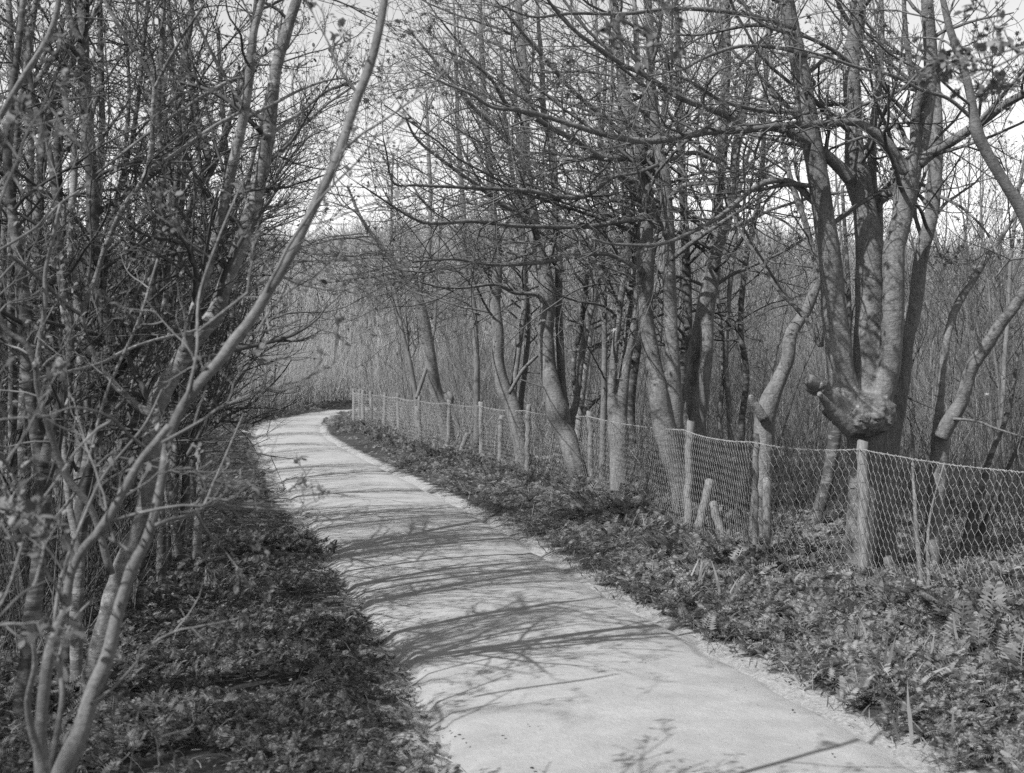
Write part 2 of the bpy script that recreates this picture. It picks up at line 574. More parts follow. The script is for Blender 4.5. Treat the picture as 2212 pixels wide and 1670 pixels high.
# path strip with ragged sandy edges
def path_strip():
    NC = 15
    s = np.linspace(0, 1, NC)
    jl = noise2(LEr[:, 0], LEr[:, 1], 2.6, 21) * 0.05 + noise2(LEr[:, 0], LEr[:, 1], 9, 22) * 0.025
    jr = noise2(REr[:, 0], REr[:, 1], 2.6, 23) * 0.05 + noise2(REr[:, 0], REr[:, 1], 9, 24) * 0.025
    ac = norm(REr - LEr)
    A = LEr - ac * jl[:, None]; B = REr + ac * jr[:, None]
    P = A[:, None] * (1 - s)[None, :, None] + B[:, None] * s[None, :, None]
    crown = 0.035 * (1 - (2 * s - 1) ** 2)
    dep = 0.006 * noise2(P[..., 0], P[..., 1], 1.3, 25)
    edge = np.where((s == 0) | (s == 1), -0.05, 0.0)
    Z = 0.012 + crown[None] + dep + edge[None]
    V = np.concatenate([P, Z[..., None]], -1).reshape(-1, 3)
    idx = np.arange(MP * NC).reshape(MP, NC)
    Q = np.stack([idx[:-1, :-1], idx[:-1, 1:], idx[1:, 1:], idx[1:, :-1]], -1).reshape(-1, 4)[:, ::-1]
    o = link_mesh("path", V, [Q], M['path'])
    w = np.linalg.norm(REr - LEr, axis=1)
    al = np.concatenate([[0], np.cumsum(np.linalg.norm(np.diff(MIDr, axis=0), axis=1))])
    U = np.stack([np.repeat(al[:, None], NC, 1), np.repeat(((s - 0.5) * 2.0)[None], MP, 0)], -1).reshape(-1, 2)
    # tiles lie diagonally to the edge
    c, sn = math.cos(0.2), math.sin(0.2)
    U = np.stack([U[:, 0] * c - U[:, 1] * sn, U[:, 0] * sn + U[:, 1] * c], -1)
    uvl = o.data.uv_layers.new(name="UVMap")
    li = np.empty(len(o.data.loops), np.int32); o.data.loops.foreach_get("vertex_index", li)
    uvl.data.foreach_set("uv", U[li].astype(np.float32).ravel())
    tag(o, kind='structure')
path_strip()

# ------------------------------------------------------------------ fence
POSTS = [(764, 843, 0.0), (775, 845, .02), (784, 846.5, 0), (803, 848, -.02), (829, 850, .03), (861, 854.5, -.02), (906, 860.5, 0), (967, 866, .03), (1041, 872, -.02),
         (1138, 882, .02), (1277, 893, -.01), (1487, 921, .02), (1633, 945, 0.0), (1867, 959, 0.0)]
H_F = 1.085
pw = []
for px, py, ln in POSTS:
    Y = FPX * (CH - H_F) / (py - HOR)
    pw.append((W(px, py, Y)[0], Y, ln))
pw.append((3.12, 6.1, 0.0)); pw.append((3.6, 3.3, 0.0)); pw.append((4.3, 1.0, 0.0))
FENCE = np.array([(a, b_) for a, b_, c in pw])
fence = empty("wire_fence", (FENCE[-4][0], FENCE[-4][1], 0))
tag(fence, "wire netting fence on round wooden posts along the right verge of the path", "fence")
fx, fy = fence.location.x, fence.location.y
def fence_x(y):
    """x of the fence line at distance y"""
    return np.interp(y, FENCE[::-1, 1], FENCE[::-1, 0])
rngf = np.random.default_rng(5)
for i, (x, y, ln) in enumerate(pw):
    g = Geo()
    r = rngf.uniform(0.036, 0.046) if i != 12 else 0.024
    top = H_F + rngf.uniform(0.0, 0.05)
    n = 16
    z = np.linspace(-0.15, top, n)
    P = np.stack([x - fx + ln * z + 0.006 * rngf.normal(0, 1, n), y - fy + 0.02 * z + 0.004 * rngf.normal(0, 1, n), z], 1)
    R = r * (1 + 0.05 * rngf.normal(0, 1, n)) * np.linspace(1.05, 0.95, n)
    P = np.vstack([P, P[-1] + (0.002, 0, 0.006)]); R = np.append(R, R[-1] * 0.75)
    g.tubes(P[None], R[None], 16, cap=True)
    g.build("post", M['wood'], fence)
# netting: hexagonal cells
seg = np.linalg.norm(np.diff(FENCE, axis=0), axis=1)
S = np.concatenate([[0], np.cumsum(seg)])
def fence_pt(u, v, off=0.045):
    """point on the net: u metres along (0 = far end), v 0..1 height share"""
    x = np.interp(u, S, FENCE[:, 0]); y = np.interp(u, S, FENCE[:, 1])
    k = np.clip(np.searchsorted(S, u, side='right') - 1, 0, len(seg) - 1)
    t = (u - S[k]) / seg[k]
    sag = 4 * t * (1 - t) * np.where(u > 33.0, 0.012, 0.030)
    belly = 4 * t * (1 - t) * 0.03 * np.sin(u * 1.7) * (v * (1 - v) * 4)
    d = (FENCE[k + 1] - FENCE[k]) / seg[k][..., None]
    nrm = np.stack([d[..., 1], -d[..., 0]], -1)      # to the path side
    z = 0.02 + (H_F - 0.035 - sag - 0.02) * v + 0.012 * np.sin(u * 3.1 + v * 2) * v * (1 - v) * 4
    return np.stack([x + nrm[..., 0] * (off + belly) - fx, y + nrm[..., 1] * (off + belly) - fy, z], -1)
# find the path side for the offset sign
t0 = fence_pt(np.array([20.0]), np.array([0.5]))[0]
sgn = 1.0 if path_dist([t0[0] + fx], [t0[1] + fy])[0] < path_dist([np.interp(20, S, FENCE[:, 0])], [np.interp(20, S, FENCE[:, 1])])[0] else -1.0
def netting():
    g = Geo()
    cw, chh = 0.066, 0.085
    ncol = int(S[-1] / cw); nrow = int((H_F - 0.05) / (chh * 0.75))
    segs = []
    rowh = 1.0 / nrow
    c = np.arange(ncol)
    lean = 0.028
    for r in range(nrow):
        sh = 0.5 * (r % 2)
        u0 = (c + sh) * cw; vb = r * rowh
        lo = rowh * 0.38
        # Y-shaped cell: vertical twist then two legs
        A = (u0, vb); B = (u0, vb + lo)
        Cc = (u0 - cw / 2, vb + rowh); Dd = (u0 + cw / 2, vb + rowh)
        for p, q in ((A, B), (B, Cc), (B, Dd)):
            segs.append((p[0], np.full(ncol, p[1]), q[0], np.full(ncol, q[1])))
    u1 = np.concatenate([s[0] for s in segs]); v1 = np.concatenate([s[1] for s in segs])
    u2 = np.concatenate([s[2] for s in segs]); v2 = np.concatenate([s[3] for s in segs])
    ok = (u1 > 0.01) & (u2 > 0.01) & (u1 < S[-1] - .02) & (u2 < S[-1] - .02)
    u1, v1, u2, v2 = u1[ok], v1[ok], u2[ok], v2[ok]
    def jit(u, v):
        k = np.round(u / cw * 2) * 131.3 + np.round(v * nrow * 4) * 17.7
        a = np.sin(k * 12.9898) * 43758.5453; a = a - np.floor(a) - 0.5
        b2 = np.sin(k * 78.233) * 12543.123; b2 = b2 - np.floor(b2) - 0.5
        wv = 0.03 * np.sin(u * 0.9) + 0.015 * np.sin(u * 2.7)
        return u + a * 0.008 + wv * v, np.clip(v + b2 * 0.006, 0, 1)
    a1 = jit(u1, v1); a2 = jit(u2, v2)
    P1 = fence_pt(a1[0], a1[1], 0.047 * sgn); P2 = fence_pt(a2[0], a2[1], 0.047 * sgn)
    Yd = P1[:, 1] + fy
    R = np.where(Yd < 12, 0.0015, 0.0014)
    g.tubes(np.stack([P1, P2], 1), np.stack([R, R], 1), 3)
    g.build("wire_netting", M['wire'], fence)
    g = Geo()
    u = np.linspace(0.01, S[-1] - 0.02, 2600)
    for ph in (0, math.pi):
        P = fence_pt(u, np.full(len(u), 1.0), 0.047 * sgn)
        P[:, 2] += 0.004 * np.sin(u * 190 + ph) + 0.003 * rngf.normal(0, 1, len(u))
        P[:, 0] += 0.004 * np.cos(u * 190 + ph)
        g.tubes(P[None], np.full((1, len(u)), 0.0022), 4)
    ub = np.arange(0.03, S[-1] - 0.03, 0.055)
    P = fence_pt(ub, np.full(len(ub), 1.0), 0.047 * sgn)
    d = norm(rngf.normal(0, 1, P.shape))
    g.tubes(np.stack([P - d * 0.009, P + d * 0.009], 1), np.full((len(ub), 2), 0.0016), 3)
    g.build("top_wire", M['wire'], fence)
netting()

# short stakes leaning behind the fence
STAKES = [((1512, 1132), (1533, 1040), 19, 10.9, "short thick wooden stake leaning beside the fence post nearest the triple-stemmed maple"),
          ((1655, 1180), (1657, 1035), 19, 9.4, "short upright stake in front of the leaning tree trunk behind the netting"),
          ((1565, 1185), (1540, 1085), 18, 10.6, "grey plank stake slanting away to the right of the short thick stake"),
          ((985, 1000), (1010, 938), 11, 20.6, "thin slanting stake behind the fence near the pale leaning maple"),
          ((1125, 1010), (1140, 950), 11, 17.8, "small slanting stake just right of the fence post below the curved maple"),
          ((1960, 1300), (1915, 1205), 24, 8.7, "broad grey stake leaning to the left at the foot of the burred maple"),
          ((905, 968), (902, 880), 15, 24.5, "thick weathered stump-like stake behind the far fence"),
          ((1080, 985), (1082, 900), 11, 18.6, "upright stake behind the fence left of the knotted maple")]
for b0, b1, w, Y, lab in STAKES:
    A = W(*b0, Y); B = W(*b1, Y + 0.1)
    A = A + (A - B) * 0.15
    o = np.array((A[0], A[1], 0))
    n = 10
    t = np.linspace(0, 1, n)[:, None]
    P = (A * (1 - t) + B * t) - o + rngf.normal(0, 0.004, (n, 3))
    R = np.full(n, w / 2 * Y / FPX) * (1 + 0.06 * rngf.normal(0, 1, n))
    P = np.vstack([P, P[-1] + (B - A) * 0.03]); R = np.append(R, R[-1] * 0.6)
    g = Geo(); g.tubes(P[None], R[None], 10, cap=True)
    s = g.build("wooden_stake", M['wood']); s.location = o
    tag(s, lab, "stake", "stakes leaning behind the fence")

# ------------------------------------------------------------------ leaves
def palmate():
    a = np.array([-2.5, -1.9, -1.35, -0.95, -0.5, -0.22, 0, 0.22, 0.5, 0.95, 1.35, 1.9, 2.5])
    r = np.array([0.25, 0.55, 0.28, 0.85, 0.42, 0.55, 1.0, 0.55, 0.42, 0.85, 0.28, 0.55, 0.25])
    V = [(0, 0, 0)] + [(rr * math.cos(aa), rr * math.sin(aa), -0.18 * rr * rr) for aa, rr in zip(a, r)]
    T = [(0, i, i + 1) for i in range(1, len(a))]
    return np.array(V, float), np.array(T)
def ovate():
    V = np.array([(0, 0, 0), (0.35, 0.28, 0.05), (0.75, 0.24, 0), (1, 0, -0.08), (0.75, -0.24, 0), (0.35, -0.28, 0.05)], float)
    T = np.array([(0, 1, 5), (1, 2, 5), (2, 4, 5), (2, 3, 4)])
    return V, T
PAL = palmate(); OVA = ovate()

def leaf_rot(rng, D, droop=0.4):
    """leaf frames: x along D bent down, z up-ish"""
    x = D + rng.normal(0, 0.5, D.shape); x[:, 2] -= droop
    x = norm(x)
    up = np.array([0, 0, 1.0]) + rng.normal(0, 0.35, D.shape)
    y = norm(np.cross(up, x)); z = np.cross(x, y)
    return np.stack([x, y, z], -1)

def leaves_at(g, P, rng, frac, size, tmpl, per=3, droop=0.4):
    """leaves near the tips of the branchlets P (N,n,3)"""
    sel = P[rng.uniform(0, 1, len(P)) < frac]
    if len(sel) == 0:
        return
    for k in range(per):
        i = rng.integers(max(0, sel.shape[1] - 2), sel.shape[1])
        D = norm(sel[:, -1] - sel[:, -2])
        pos = sel[:, i] + rng.normal(0, 0.004, (len(sel), 3))
        g.stamp(tmpl[0], tmpl[1], pos, leaf_rot(rng, D, droop), rng.uniform(size[0], size[1], (len(sel), 1)))

# ------------------------------------------------------------------ traced trees
def make_tree(name, label, Y, stems, limbs=(), base=None, burl=None, mat='maple_bark', tw='maple_twig', zmin=2.9, knob=0.0, seed=1, voxel=None,
              twigs=(10, 6, 4), crown=1.0, leaf=(0.19, 0.013, 0.040), ltmpl=None, t_from=0.35, cat="tree", group=None, dens2=1.0,
              out=(-0.7, 0.35, 0.0), limb_tw=(22, 8, 5), rough=0.01, style=None, sides=14):
    rng = np.random.default_rng(seed)
    st = [trace(s[0], s[1] if len(s) > 1 else Y, s[2] if len(s) > 2 else None, seed=seed * 10 + i) for i, s in enumerate(stems)]
    lm = [trace(s[0], s[1] if len(s) > 1 else Y, s[2] if len(s) > 2 else None, seed=seed * 10 + 50 + i) for i, s in enumerate(limbs)]
    if knob:
        st = [(p, r * (1 + knob * np.maximum(0, vnoise(p * 9 + seed, seed)) + 0.5 * knob * vnoise(p * 22, seed + 1))) for p, r in st]
    allp = np.vstack([p for p, r in st])
    lowest = allp[allp[:, 2].argmin()]
    o = np.array((lowest[0], lowest[1], 0.0)) if base is None else np.array((base[0], base[1], 0.0))
    root = empty(name, o)
    tag(root, label, cat, group)
    g = Geo()
    for P, R in st:
        sd = sides
        g.tubes((P - o)[None], R[None], sd, cap=True)
    if burl is not None:
        for (px, py, yy, rx, ry, rz, amp, sdd) in burl:
            c = W(px, py, yy)
            import bmesh
            bm = bmesh.new(); bmesh.ops.create_icosphere(bm, subdivisions=6, radius=1.0)
            V = np.array([v.co[:] for v in bm.verts]); T = np.array([[v.index for v in f.verts] for f in bm.faces]); bm.free()
            nn = vnoise(V * 2.2 + sdd, sdd) * 0.5 + np.abs(vnoise(V * 5.5 + sdd, sdd + 1)) * 0.6 + vnoise(V * 13 + sdd, sdd + 2) * 0.30
            V0 = V * (1 + 0.5 * amp * nn[:, None]) * np.array((rx, ry, rz)) * 0.97
            g.add(V0 + c - o, None, T)
            if not sdd % 2: continue
            gb = Geo(); rb_ = np.random.default_rng(sdd)
            lowres = V[rb_.integers(0, len(V), 150)]
            iT = T; base = V * 0.80
            gb.add(base * np.array((rx, ry, rz)), None, iT)
            import bmesh as _b
            bm = _b.new(); _b.ops.create_icosphere(bm, subdivisions=2, radius=1.0)
            SV = np.array([v.co[:] for v in bm.verts]); ST = np.array([[v.index for v in f.verts] for f in bm.faces]); bm.free()
            dirs = norm(rb_.normal(0, 1, (230, 3)))
            cs = dirs * (0.86 + 0.16 * vnoise(dirs * 2.5 + sdd, sdd)[:, None]) * np.array((rx, ry, rz))
            gb.stamp(SV, ST, cs, rot_rand(rb_, 230, 1.0), rb_.uniform(0.012, 0.042, (230, 1)) * np.array((1.3, 1.0, 0.8)) * (rx / 0.2) ** 0.4)
            bo = gb.build("burr", M['rough_bark'], root); bo.location = c - o
            md = bo.modifiers.new("join", 'REMESH'); md.mode = 'VOXEL'; md.voxel_size = 0.006; md.use_smooth_shade = True
            sm = bo.modifiers.new("smooth", 'SMOOTH'); sm.factor = 0.5; sm.iterations = 2
            tx = bpy.data.textures.new("burr", 'CLOUDS'); tx.noise_scale = 0.03; tx.noise_depth = 3
            ds = bo.modifiers.new("rough", 'DISPLACE'); ds.texture = tx; ds.strength = 0.022; ds.mid_level = 0.5; ds.texture_coords = 'LOCAL'
    tr = g.build("trunk", M[mat], root)
    if voxel:
        md = tr.modifiers.new("join", 'REMESH'); md.mode = 'VOXEL'; md.voxel_size = voxel; md.use_smooth_shade = True
        sm = tr.modifiers.new("smooth", 'SMOOTH'); sm.factor = 0.6; sm.iterations = 3
        if rough:
            tx = bpy.data.textures.new("bark", 'CLOUDS'); tx.noise_scale = 0.05; tx.noise_depth = 3
            ds = tr.modifiers.new("rough", 'DISPLACE'); ds.texture = tx; ds.strength = rough if Y < 10 else rough * 0.7; ds.mid_level = 0.5
            ds.texture_coords = 'LOCAL'
    for P, R in lm:
        g = Geo(); g.tubes((P - o)[None], R[None], 9, cap=True)
        g.build("limb", M[mat], root)
    # side branches and twigs
    T2 = []; g1 = Geo(); g2 = Geo()
    def sub(P, R, k1, k2, k3, t0, L1, up):
        a = spawn(P[None], R[None], k1, rng, t0, 1.0, (0.6, 1.2), (1, 1), 0.42, 0.004, 0.35, up, plen=np.array([L1]), outward=out)
        a = (a[0], a[1], a[2] * rng.uniform(0.5, 1.25, len(a[2])), np.minimum(a[3], 0.02))
        p1, r1 = grow(*a, 12, rng, 0.10, droop=(-0.10, 0.13), taper=0.3)
        g1.tubes(p1 - o, r1, 5)
        b = spawn(p1, r1, k2, rng, 0.15, 1.0, (0.5, 1.0), (0.28, 0.55), 0.6, 0.0026, 0.4, 0.1)
        p2, r2 = grow(*b, 6, rng, 0.13, droop=(-0.03, 0.13), taper=0.5)
        g2.tubes(p2 - o, r2, 3)
        c = spawn(p2, r2, k3, rng, 0.25, 1.0, (0.5, 1.0), (0.25, 0.5), 0.7, 0.0017, 0.3, 0.3)
        p3, r3 = grow(*c, 4, rng, 0.13, droop=(0.0, 0.2), taper=0.6)
        g2.tubes(p3 - o, r3, 3)
        T2.append(p3); T2.append(p2[:, -4:])
    for (P, R) in st:
        L = np.linalg.norm(np.diff(P, axis=0), axis=1).sum()
        if L < 1.0: continue
        zlow = (zmin - P[0, 2]) / max(P[-1, 2] - P[0, 2], 0.1)
        if twigs[0] and zlow < 0.9:
            sub(P, R, max(2, int(twigs[0] * L / 4.5)), twigs[1], twigs[2], min(0.92, max(t_from, zlow)), 1.5 * crown, 0.0)
    for (P, R) in lm:
        L = np.linalg.norm(np.diff(P, axis=0), axis=1).sum()
        sub(P, R, max(2, int(limb_tw[0] * L / 3)), limb_tw[1], limb_tw[2], 0.12, 1.0 * crown, 0.4)
    if T2:
        g1.build("branches", M[tw], root); g2.build("twigs", M[tw], root)
        if leaf[0] > 0:
            gl = Geo()
            for p3 in T2:
                leaves_at(gl, p3 - o, rng, leaf[0], leaf[1:], ltmpl or PAL, per=3)
            if gl.n: gl.build("leaves", M['leaf' if ltmpl is None else 'small_leaf'], root)
    return root

def U(*pts):
    return list(pts)

# -- the big burred maple at the right
make_tree("maple_tree", "large pollarded maple with a craggy burr above the fence and four smooth stems", 8.75,
  [
   (U((1856, 1330, 76), (1856, 1250, 68), (1858, 1150, 66), (1862, 1050, 68), (1866, 975, 80), (1868, 900, 104), (1868, 850, 108)), 8.85, 8.8),
   (U((1850, 905, 60), (1826, 850, 66), (1815, 800, 60), (1808, 730, 57), (1800, 660, 54), (1797, 600, 51), (1788, 530, 49), (1772, 440, 46), (1757, 350, 44),
      (1742, 250, 43), (1728, 150, 38), (1710, 60, 35), (1700, 0, 33), (1690, -90, 28), (1675, -200, 18)), 8.7, 8.4),
   (U((1872, 900, 60), (1874, 830, 66), (1879, 760, 66), (1880, 690, 64), (1880, 600, 62), (1879, 537, 60), (1867, 450, 50), (1852, 385, 56), (1847, 340, 44),
      (1846, 270, 37), (1843, 200, 38), (1842, 134, 36), (1848, 60, 34), (1850, 0, 30), (1846, -100, 24), (1850, -220, 14)), 8.7, 9.0),
   (U((1890, 910, 56), (1906, 850, 54), (1918, 800, 48), (1922, 755, 47), (1924, 655, 47), (1928, 554, 46), (1935, 520, 45), (1950, 465, 46), (1962, 400, 52), (1975, 352, 44),
      (1990, 320, 32), (1998, 268, 32), (2006, 201, 32), (2011, 134, 30), (2006, 44, 28), (2000, -60, 22), (2010, -180, 12)), 8.65, 8.3),
   (U((1965, 380, 26), (1973, 330, 20), (1975, 280, 20), (1978, 235, 20), (1990, 188, 24), (1972, 170, 17), (1963, 130, 13), (1955, 60, 12), (1950, -60, 8)), 8.5, 8.2),
   (U((1918, 1330, 62), (1912, 1240, 54), (1908, 1140, 50), (1910, 1040, 46), (1920, 960, 42), (1930, 915, 37), (1938, 889, 33), (1950, 822, 32), (1957, 735, 30), (1970, 688, 30), (1985, 621, 32), (1992, 554, 31), (2006, 486, 30), (2015, 436, 30), (2021, 335, 31),
      (2021, 235, 30), (2014, 110, 26), (2004, 20, 22), (2012, -90, 14)), 9.1, 9.5),
   (U((1835, 900, 52), (1800, 860, 40), (1775, 838, 32), (1756, 824, 32), (1745, 818, 24)), 8.55, 8.3),
   (U((1840, 925, 46), (1806, 898, 30), (1785, 872, 20), (1768, 850, 12)), 8.5, 8.3),
   (U((1958, 368, 26), (1940, 390, 22), (1915, 420, 24), (1893, 440, 28), (1892, 500, 30), (1893, 560, 26)), 8.9, 9.05),
   (U((1893, 450, 24), (1886, 400, 20), (1884, 336, 20), (1886, 268, 18), (1900, 168, 15), (1906, 60, 12), (1900, -80, 8)), 9.05, 9.4),
  ],
  [
   (U((1835, 385, 34), (1816, 366, 28), (1788, 340, 25), (1759, 318, 23), (1709, 288, 21), (1675, 275, 19), (1608, 272, 15), (1558, 246, 15), (1474, 214, 13), (1391, 161, 12), (1345, 140, 10),
      (1307, 114, 9), (1240, 67, 8), (1190, 10, 7), (1150, -60, 5)), 8.7, 6.6),
   (U((1960, 372, 30), (1940, 345, 26), (1910, 302, 23), (1877, 277, 20), (1843, 263, 18), (1776, 267, 17), (1700, 270, 16), (1608, 280, 16), (1541, 283, 16), (1474, 294, 15), (1408, 304, 15), (1341, 298, 13),
      (1274, 282, 12), (1240, 271, 11), (1139, 240, 10), (1065, 232, 8), (1020, 205, 7), (960, 180, 5), (900, 150, 3)), 8.5, 7.0),
   (U((1985, 352, 28), (2005, 335, 25), (2044, 312, 22), (2091, 282, 22), (2130, 256, 20), (2178, 221, 18), (2230, 195, 16), (2300, 150, 12)), 8.5, 7.6),
   (U((2103, 275, 12), (2140, 235, 10), (2175, 195, 8), (2220, 140, 6)), 8.1, 7.6),
   (U((1790, 600, 10), (1776, 745, 10), (1735, 681, 9), (1682, 628, 8), (1640, 560, 7), (1600, 500, 6), (1570, 430, 5)), 8.9, 9.2),
   (U((1745, 250, 14), (1700, 242, 12), (1640, 238, 10), (1560, 218, 8), (1500, 180, 6), (1450, 160, 4)), 8.6, 7.5),
   (U((1768, 445, 18), (1748, 427, 15), (1717, 398, 14), (1675, 390, 13), (1626, 408, 12), (1553, 469, 10), (1473, 512, 9), (1412, 530, 8), (1321, 527, 6), (1280, 515, 4)), 8.65, 7.6),
   (U((1718, 62, 12), (1640, 38, 10), (1545, 22, 10), (1449, 19, 9), (1351, 30, 8), (1240, 28, 7), (1150, 36, 5), (1080, 10, 4)), 8.4, 7.0),
   (U((1850, 150, 14), (1800, 110, 9), (1740, 80, 8), (1660, 60, 6), (1600, 20, 4)), 8.9, 8.0),
   (U((2110, 265, 9), (2050, 215, 8), (1990, 195, 8), (1930, 165, 8), (1850, 145, 7), (1780, 120, 6), (1700, 100, 4)), 7.9, 7.2),
   (U((2020, 420, 9), (2080, 450, 6), (2130, 500, 5), (2160, 560, 4)), 9.3, 8.8),
   (U((1740, 120, 14), (1690, 105, 9), (1600, 100, 8), (1520, 125, 8), (1474, 150, 6), (1400, 165, 4)), 8.5, 7.2),
  ],
  burl=[(1866, 893, 8.62, .24, .22, .155, .30, 4), (1864, 906, 8.58, .215, .20, .125, .42, 7), (1818, 888, 8.55, .12, .12, .075, .4, 19), (1822, 858, 8.60, .13, .14, .09, .30, 12), (1766, 832, 8.42, .075, .07, .06, .45, 17)],
  seed=3, voxel=0.0095, twigs=(11, 6, 5), limb_tw=(17, 7, 5), rough=0.007, leaf=(0.20, 0.013, 0.042), t_from=0.45)

# -- leaning tree left of it
make_tree("maple_tree", "slim crooked tree leaning right behind the netting with a broken stub on its left", 10.2,
  [(U((1640, 1190, 48), (1643, 1092, 44), (1648, 1000, 42), (1650, 956, 44), (1652, 906, 46), (1664, 865, 42), (1675, 839, 36), (1690, 805, 31), (1702, 772, 30), (1709, 721, 29), (1742, 671, 25), (1759, 628, 24),
      (1769, 597, 22), (1758, 550, 15), (1739, 486, 14), (1716, 419, 14), (1702, 369, 13), (1690, 302, 11), (1670, 200, 8), (1660, 60, 6)), 10.2, 10.6),
   (U((1650, 905, 24), (1636, 880, 20), (1626, 868, 16), (1622, 852, 12)), 10.15, 10.1)],
  [(U((1735, 681, 12), (1700, 640, 8), (1665, 590, 7), (1610, 500, 6), (1580, 440, 4)), 10.2, 9.6)],
  seed=5, voxel=0.014, twigs=(7, 5, 3), limb_tw=(8, 5, 3))

# -- group with three strong stems
make_tree("maple_tree", "tall maple with upright stems fanning from one low stool, right of the fence's middle post", 11.7,
  [(U((1484, 1150, 52), (1470, 1050, 48), (1448, 970, 52), (1432, 920, 50), (1424, 880, 44), (1412, 800, 38), (1400, 721, 36), (1394, 621, 36), (1390, 554, 36), (1392, 500, 34), (1397, 440, 34), (1388, 380, 36), (1376, 310, 30), (1358, 240, 28), (1345, 180, 22), (1335, 80, 20), (1320, -40, 14)), 11.7, 12.0),
   (U((1455, 960, 50), (1458, 900, 38), (1456, 820, 32), (1450, 720, 30), (1447, 620, 30), (1444, 540, 30), (1440, 470, 28), (1434, 380, 28), (1424, 330, 24), (1412, 235, 22), (1405, 134, 20), (1401, 34, 18), (1395, -100, 10)), 11.8, 11.4),
   (U((1400, 380, 26), (1405, 300, 18), (1392, 220, 16), (1380, 150, 14), (1372, 40, 12), (1366, -60, 8)), 12.0, 12.4)],
  [(U((1395, 345, 20), (1362, 340, 17), (1310, 341, 15), (1285, 333, 14), (1240, 303, 13), (1180, 270, 12), (1150, 250, 10), (1095, 225, 9), (1060, 170, 7), (1010, 130, 5), (960, 110, 3)), 11.8, 9.6),
   (U((1385, 400, 16), (1330, 380, 13), (1270, 420, 12), (1210, 425, 11), (1150, 414, 10), (1100, 410, 9), (1000, 405, 8), (900, 400, 6), (850, 395, 5), (835, 330, 4), (828, 300, 3)), 11.7, 9.8),
   (U((1400, 470, 13), (1340, 478, 12), (1280, 488, 11), (1230, 490, 10), (1120, 488, 9), (1020, 478, 9), (930, 482, 8), (890, 470, 6), (840, 440, 5), (780, 400, 3)), 11.7, 9.8),
   (U((1390, 590, 12), (1340, 560, 10), (1290, 548, 9), (1169, 567, 8), (1070, 572, 7), (980, 560, 6), (890, 566, 4)), 11.7, 10.4),
   (U((1375, 320, 12), (1300, 250, 10), (1240, 200, 9), (1180, 130, 8), (1120, 60, 6), (1070, 0, 4)), 12, 10.6),
   (U((1450, 560, 12), (1500, 520, 10), (1560, 480, 9), (1620, 440, 7), (1680, 395, 5)), 11.6, 10.8),
   (U((1445, 430, 12), (1480, 400, 11), (1560, 395, 9), (1640, 390, 8), (1720, 400, 6), (1760, 420, 4)), 11.5, 10.6)],
  seed=7, voxel=0.014, twigs=(15, 6, 4), limb_tw=(20, 6, 4), crown=1.8)
make_tree("maple_tree", "maple with two stems crossed by tree shadows just right of the many-stemmed one", 12.2,
  [(U((1500, 1150, 50), (1503, 1040, 48), (1505, 960, 48), (1509, 913, 34), (1514, 860, 31), (1520, 800, 30), (1526, 740, 29), (1534, 654, 28), (1541, 587, 27), (1547, 520, 26), (1552, 436, 25), (1561, 336, 24), (1565, 201, 22), (1568, 67, 20), (1572, -60, 12)), 12.2, 12.4),
   (U((1500, 960, 40), (1488, 906, 34), (1491, 856, 30), (1501, 755, 29), (1516, 664, 27), (1532, 600, 26), (1552, 540, 22), (1570, 486, 22), (1586, 380, 22), (1592, 320, 20), (1608, 235, 18), (1632, 134, 15), (1668, 60, 12), (1700, -40, 8)), 12.4, 12.0)],
  [(U((1550, 350, 12), (1500, 330, 10), (1450, 345, 9), (1380, 372, 7), (1330, 380, 5)), 12.2, 11.0)],
  seed=9, voxel=0.016, twigs=(15, 6, 4), limb_tw=(20, 6, 4), crown=1.8)
make_tree("maple_tree", "slender maple of three twisted stems between the knotted maple and the many-stemmed maple", 13.6,
  [(U((1338, 1060, 44), (1337, 980, 42), (1336, 920, 46), (1326, 880, 28), (1322, 840, 20), (1325, 780, 18), (1332, 720, 16), (1339, 665, 15), (1350, 590, 14), (1356, 500, 14), (1350, 400, 14), (1345, 260, 12), (1340, 100, 9)), 13.6, 13.9),
   (U((1340, 920, 30), (1346, 840, 26), (1356, 770, 22), (1372, 705, 20), (1378, 660, 16), (1372, 600, 14), (1380, 500, 12), (1388, 380, 11), (1392, 200, 8)), 13.7, 14.0),
   (U((1335, 900, 18), (1341, 820, 15), (1352, 740, 15), (1362, 640, 14), (1368, 560, 14), (1366, 440, 13), (1360, 300, 11), (1355, 120, 8)), 13.8, 14.2)],
  seed=11, voxel=0.014, twigs=(15, 6, 4), limb_tw=(20, 6, 4), crown=1.8)
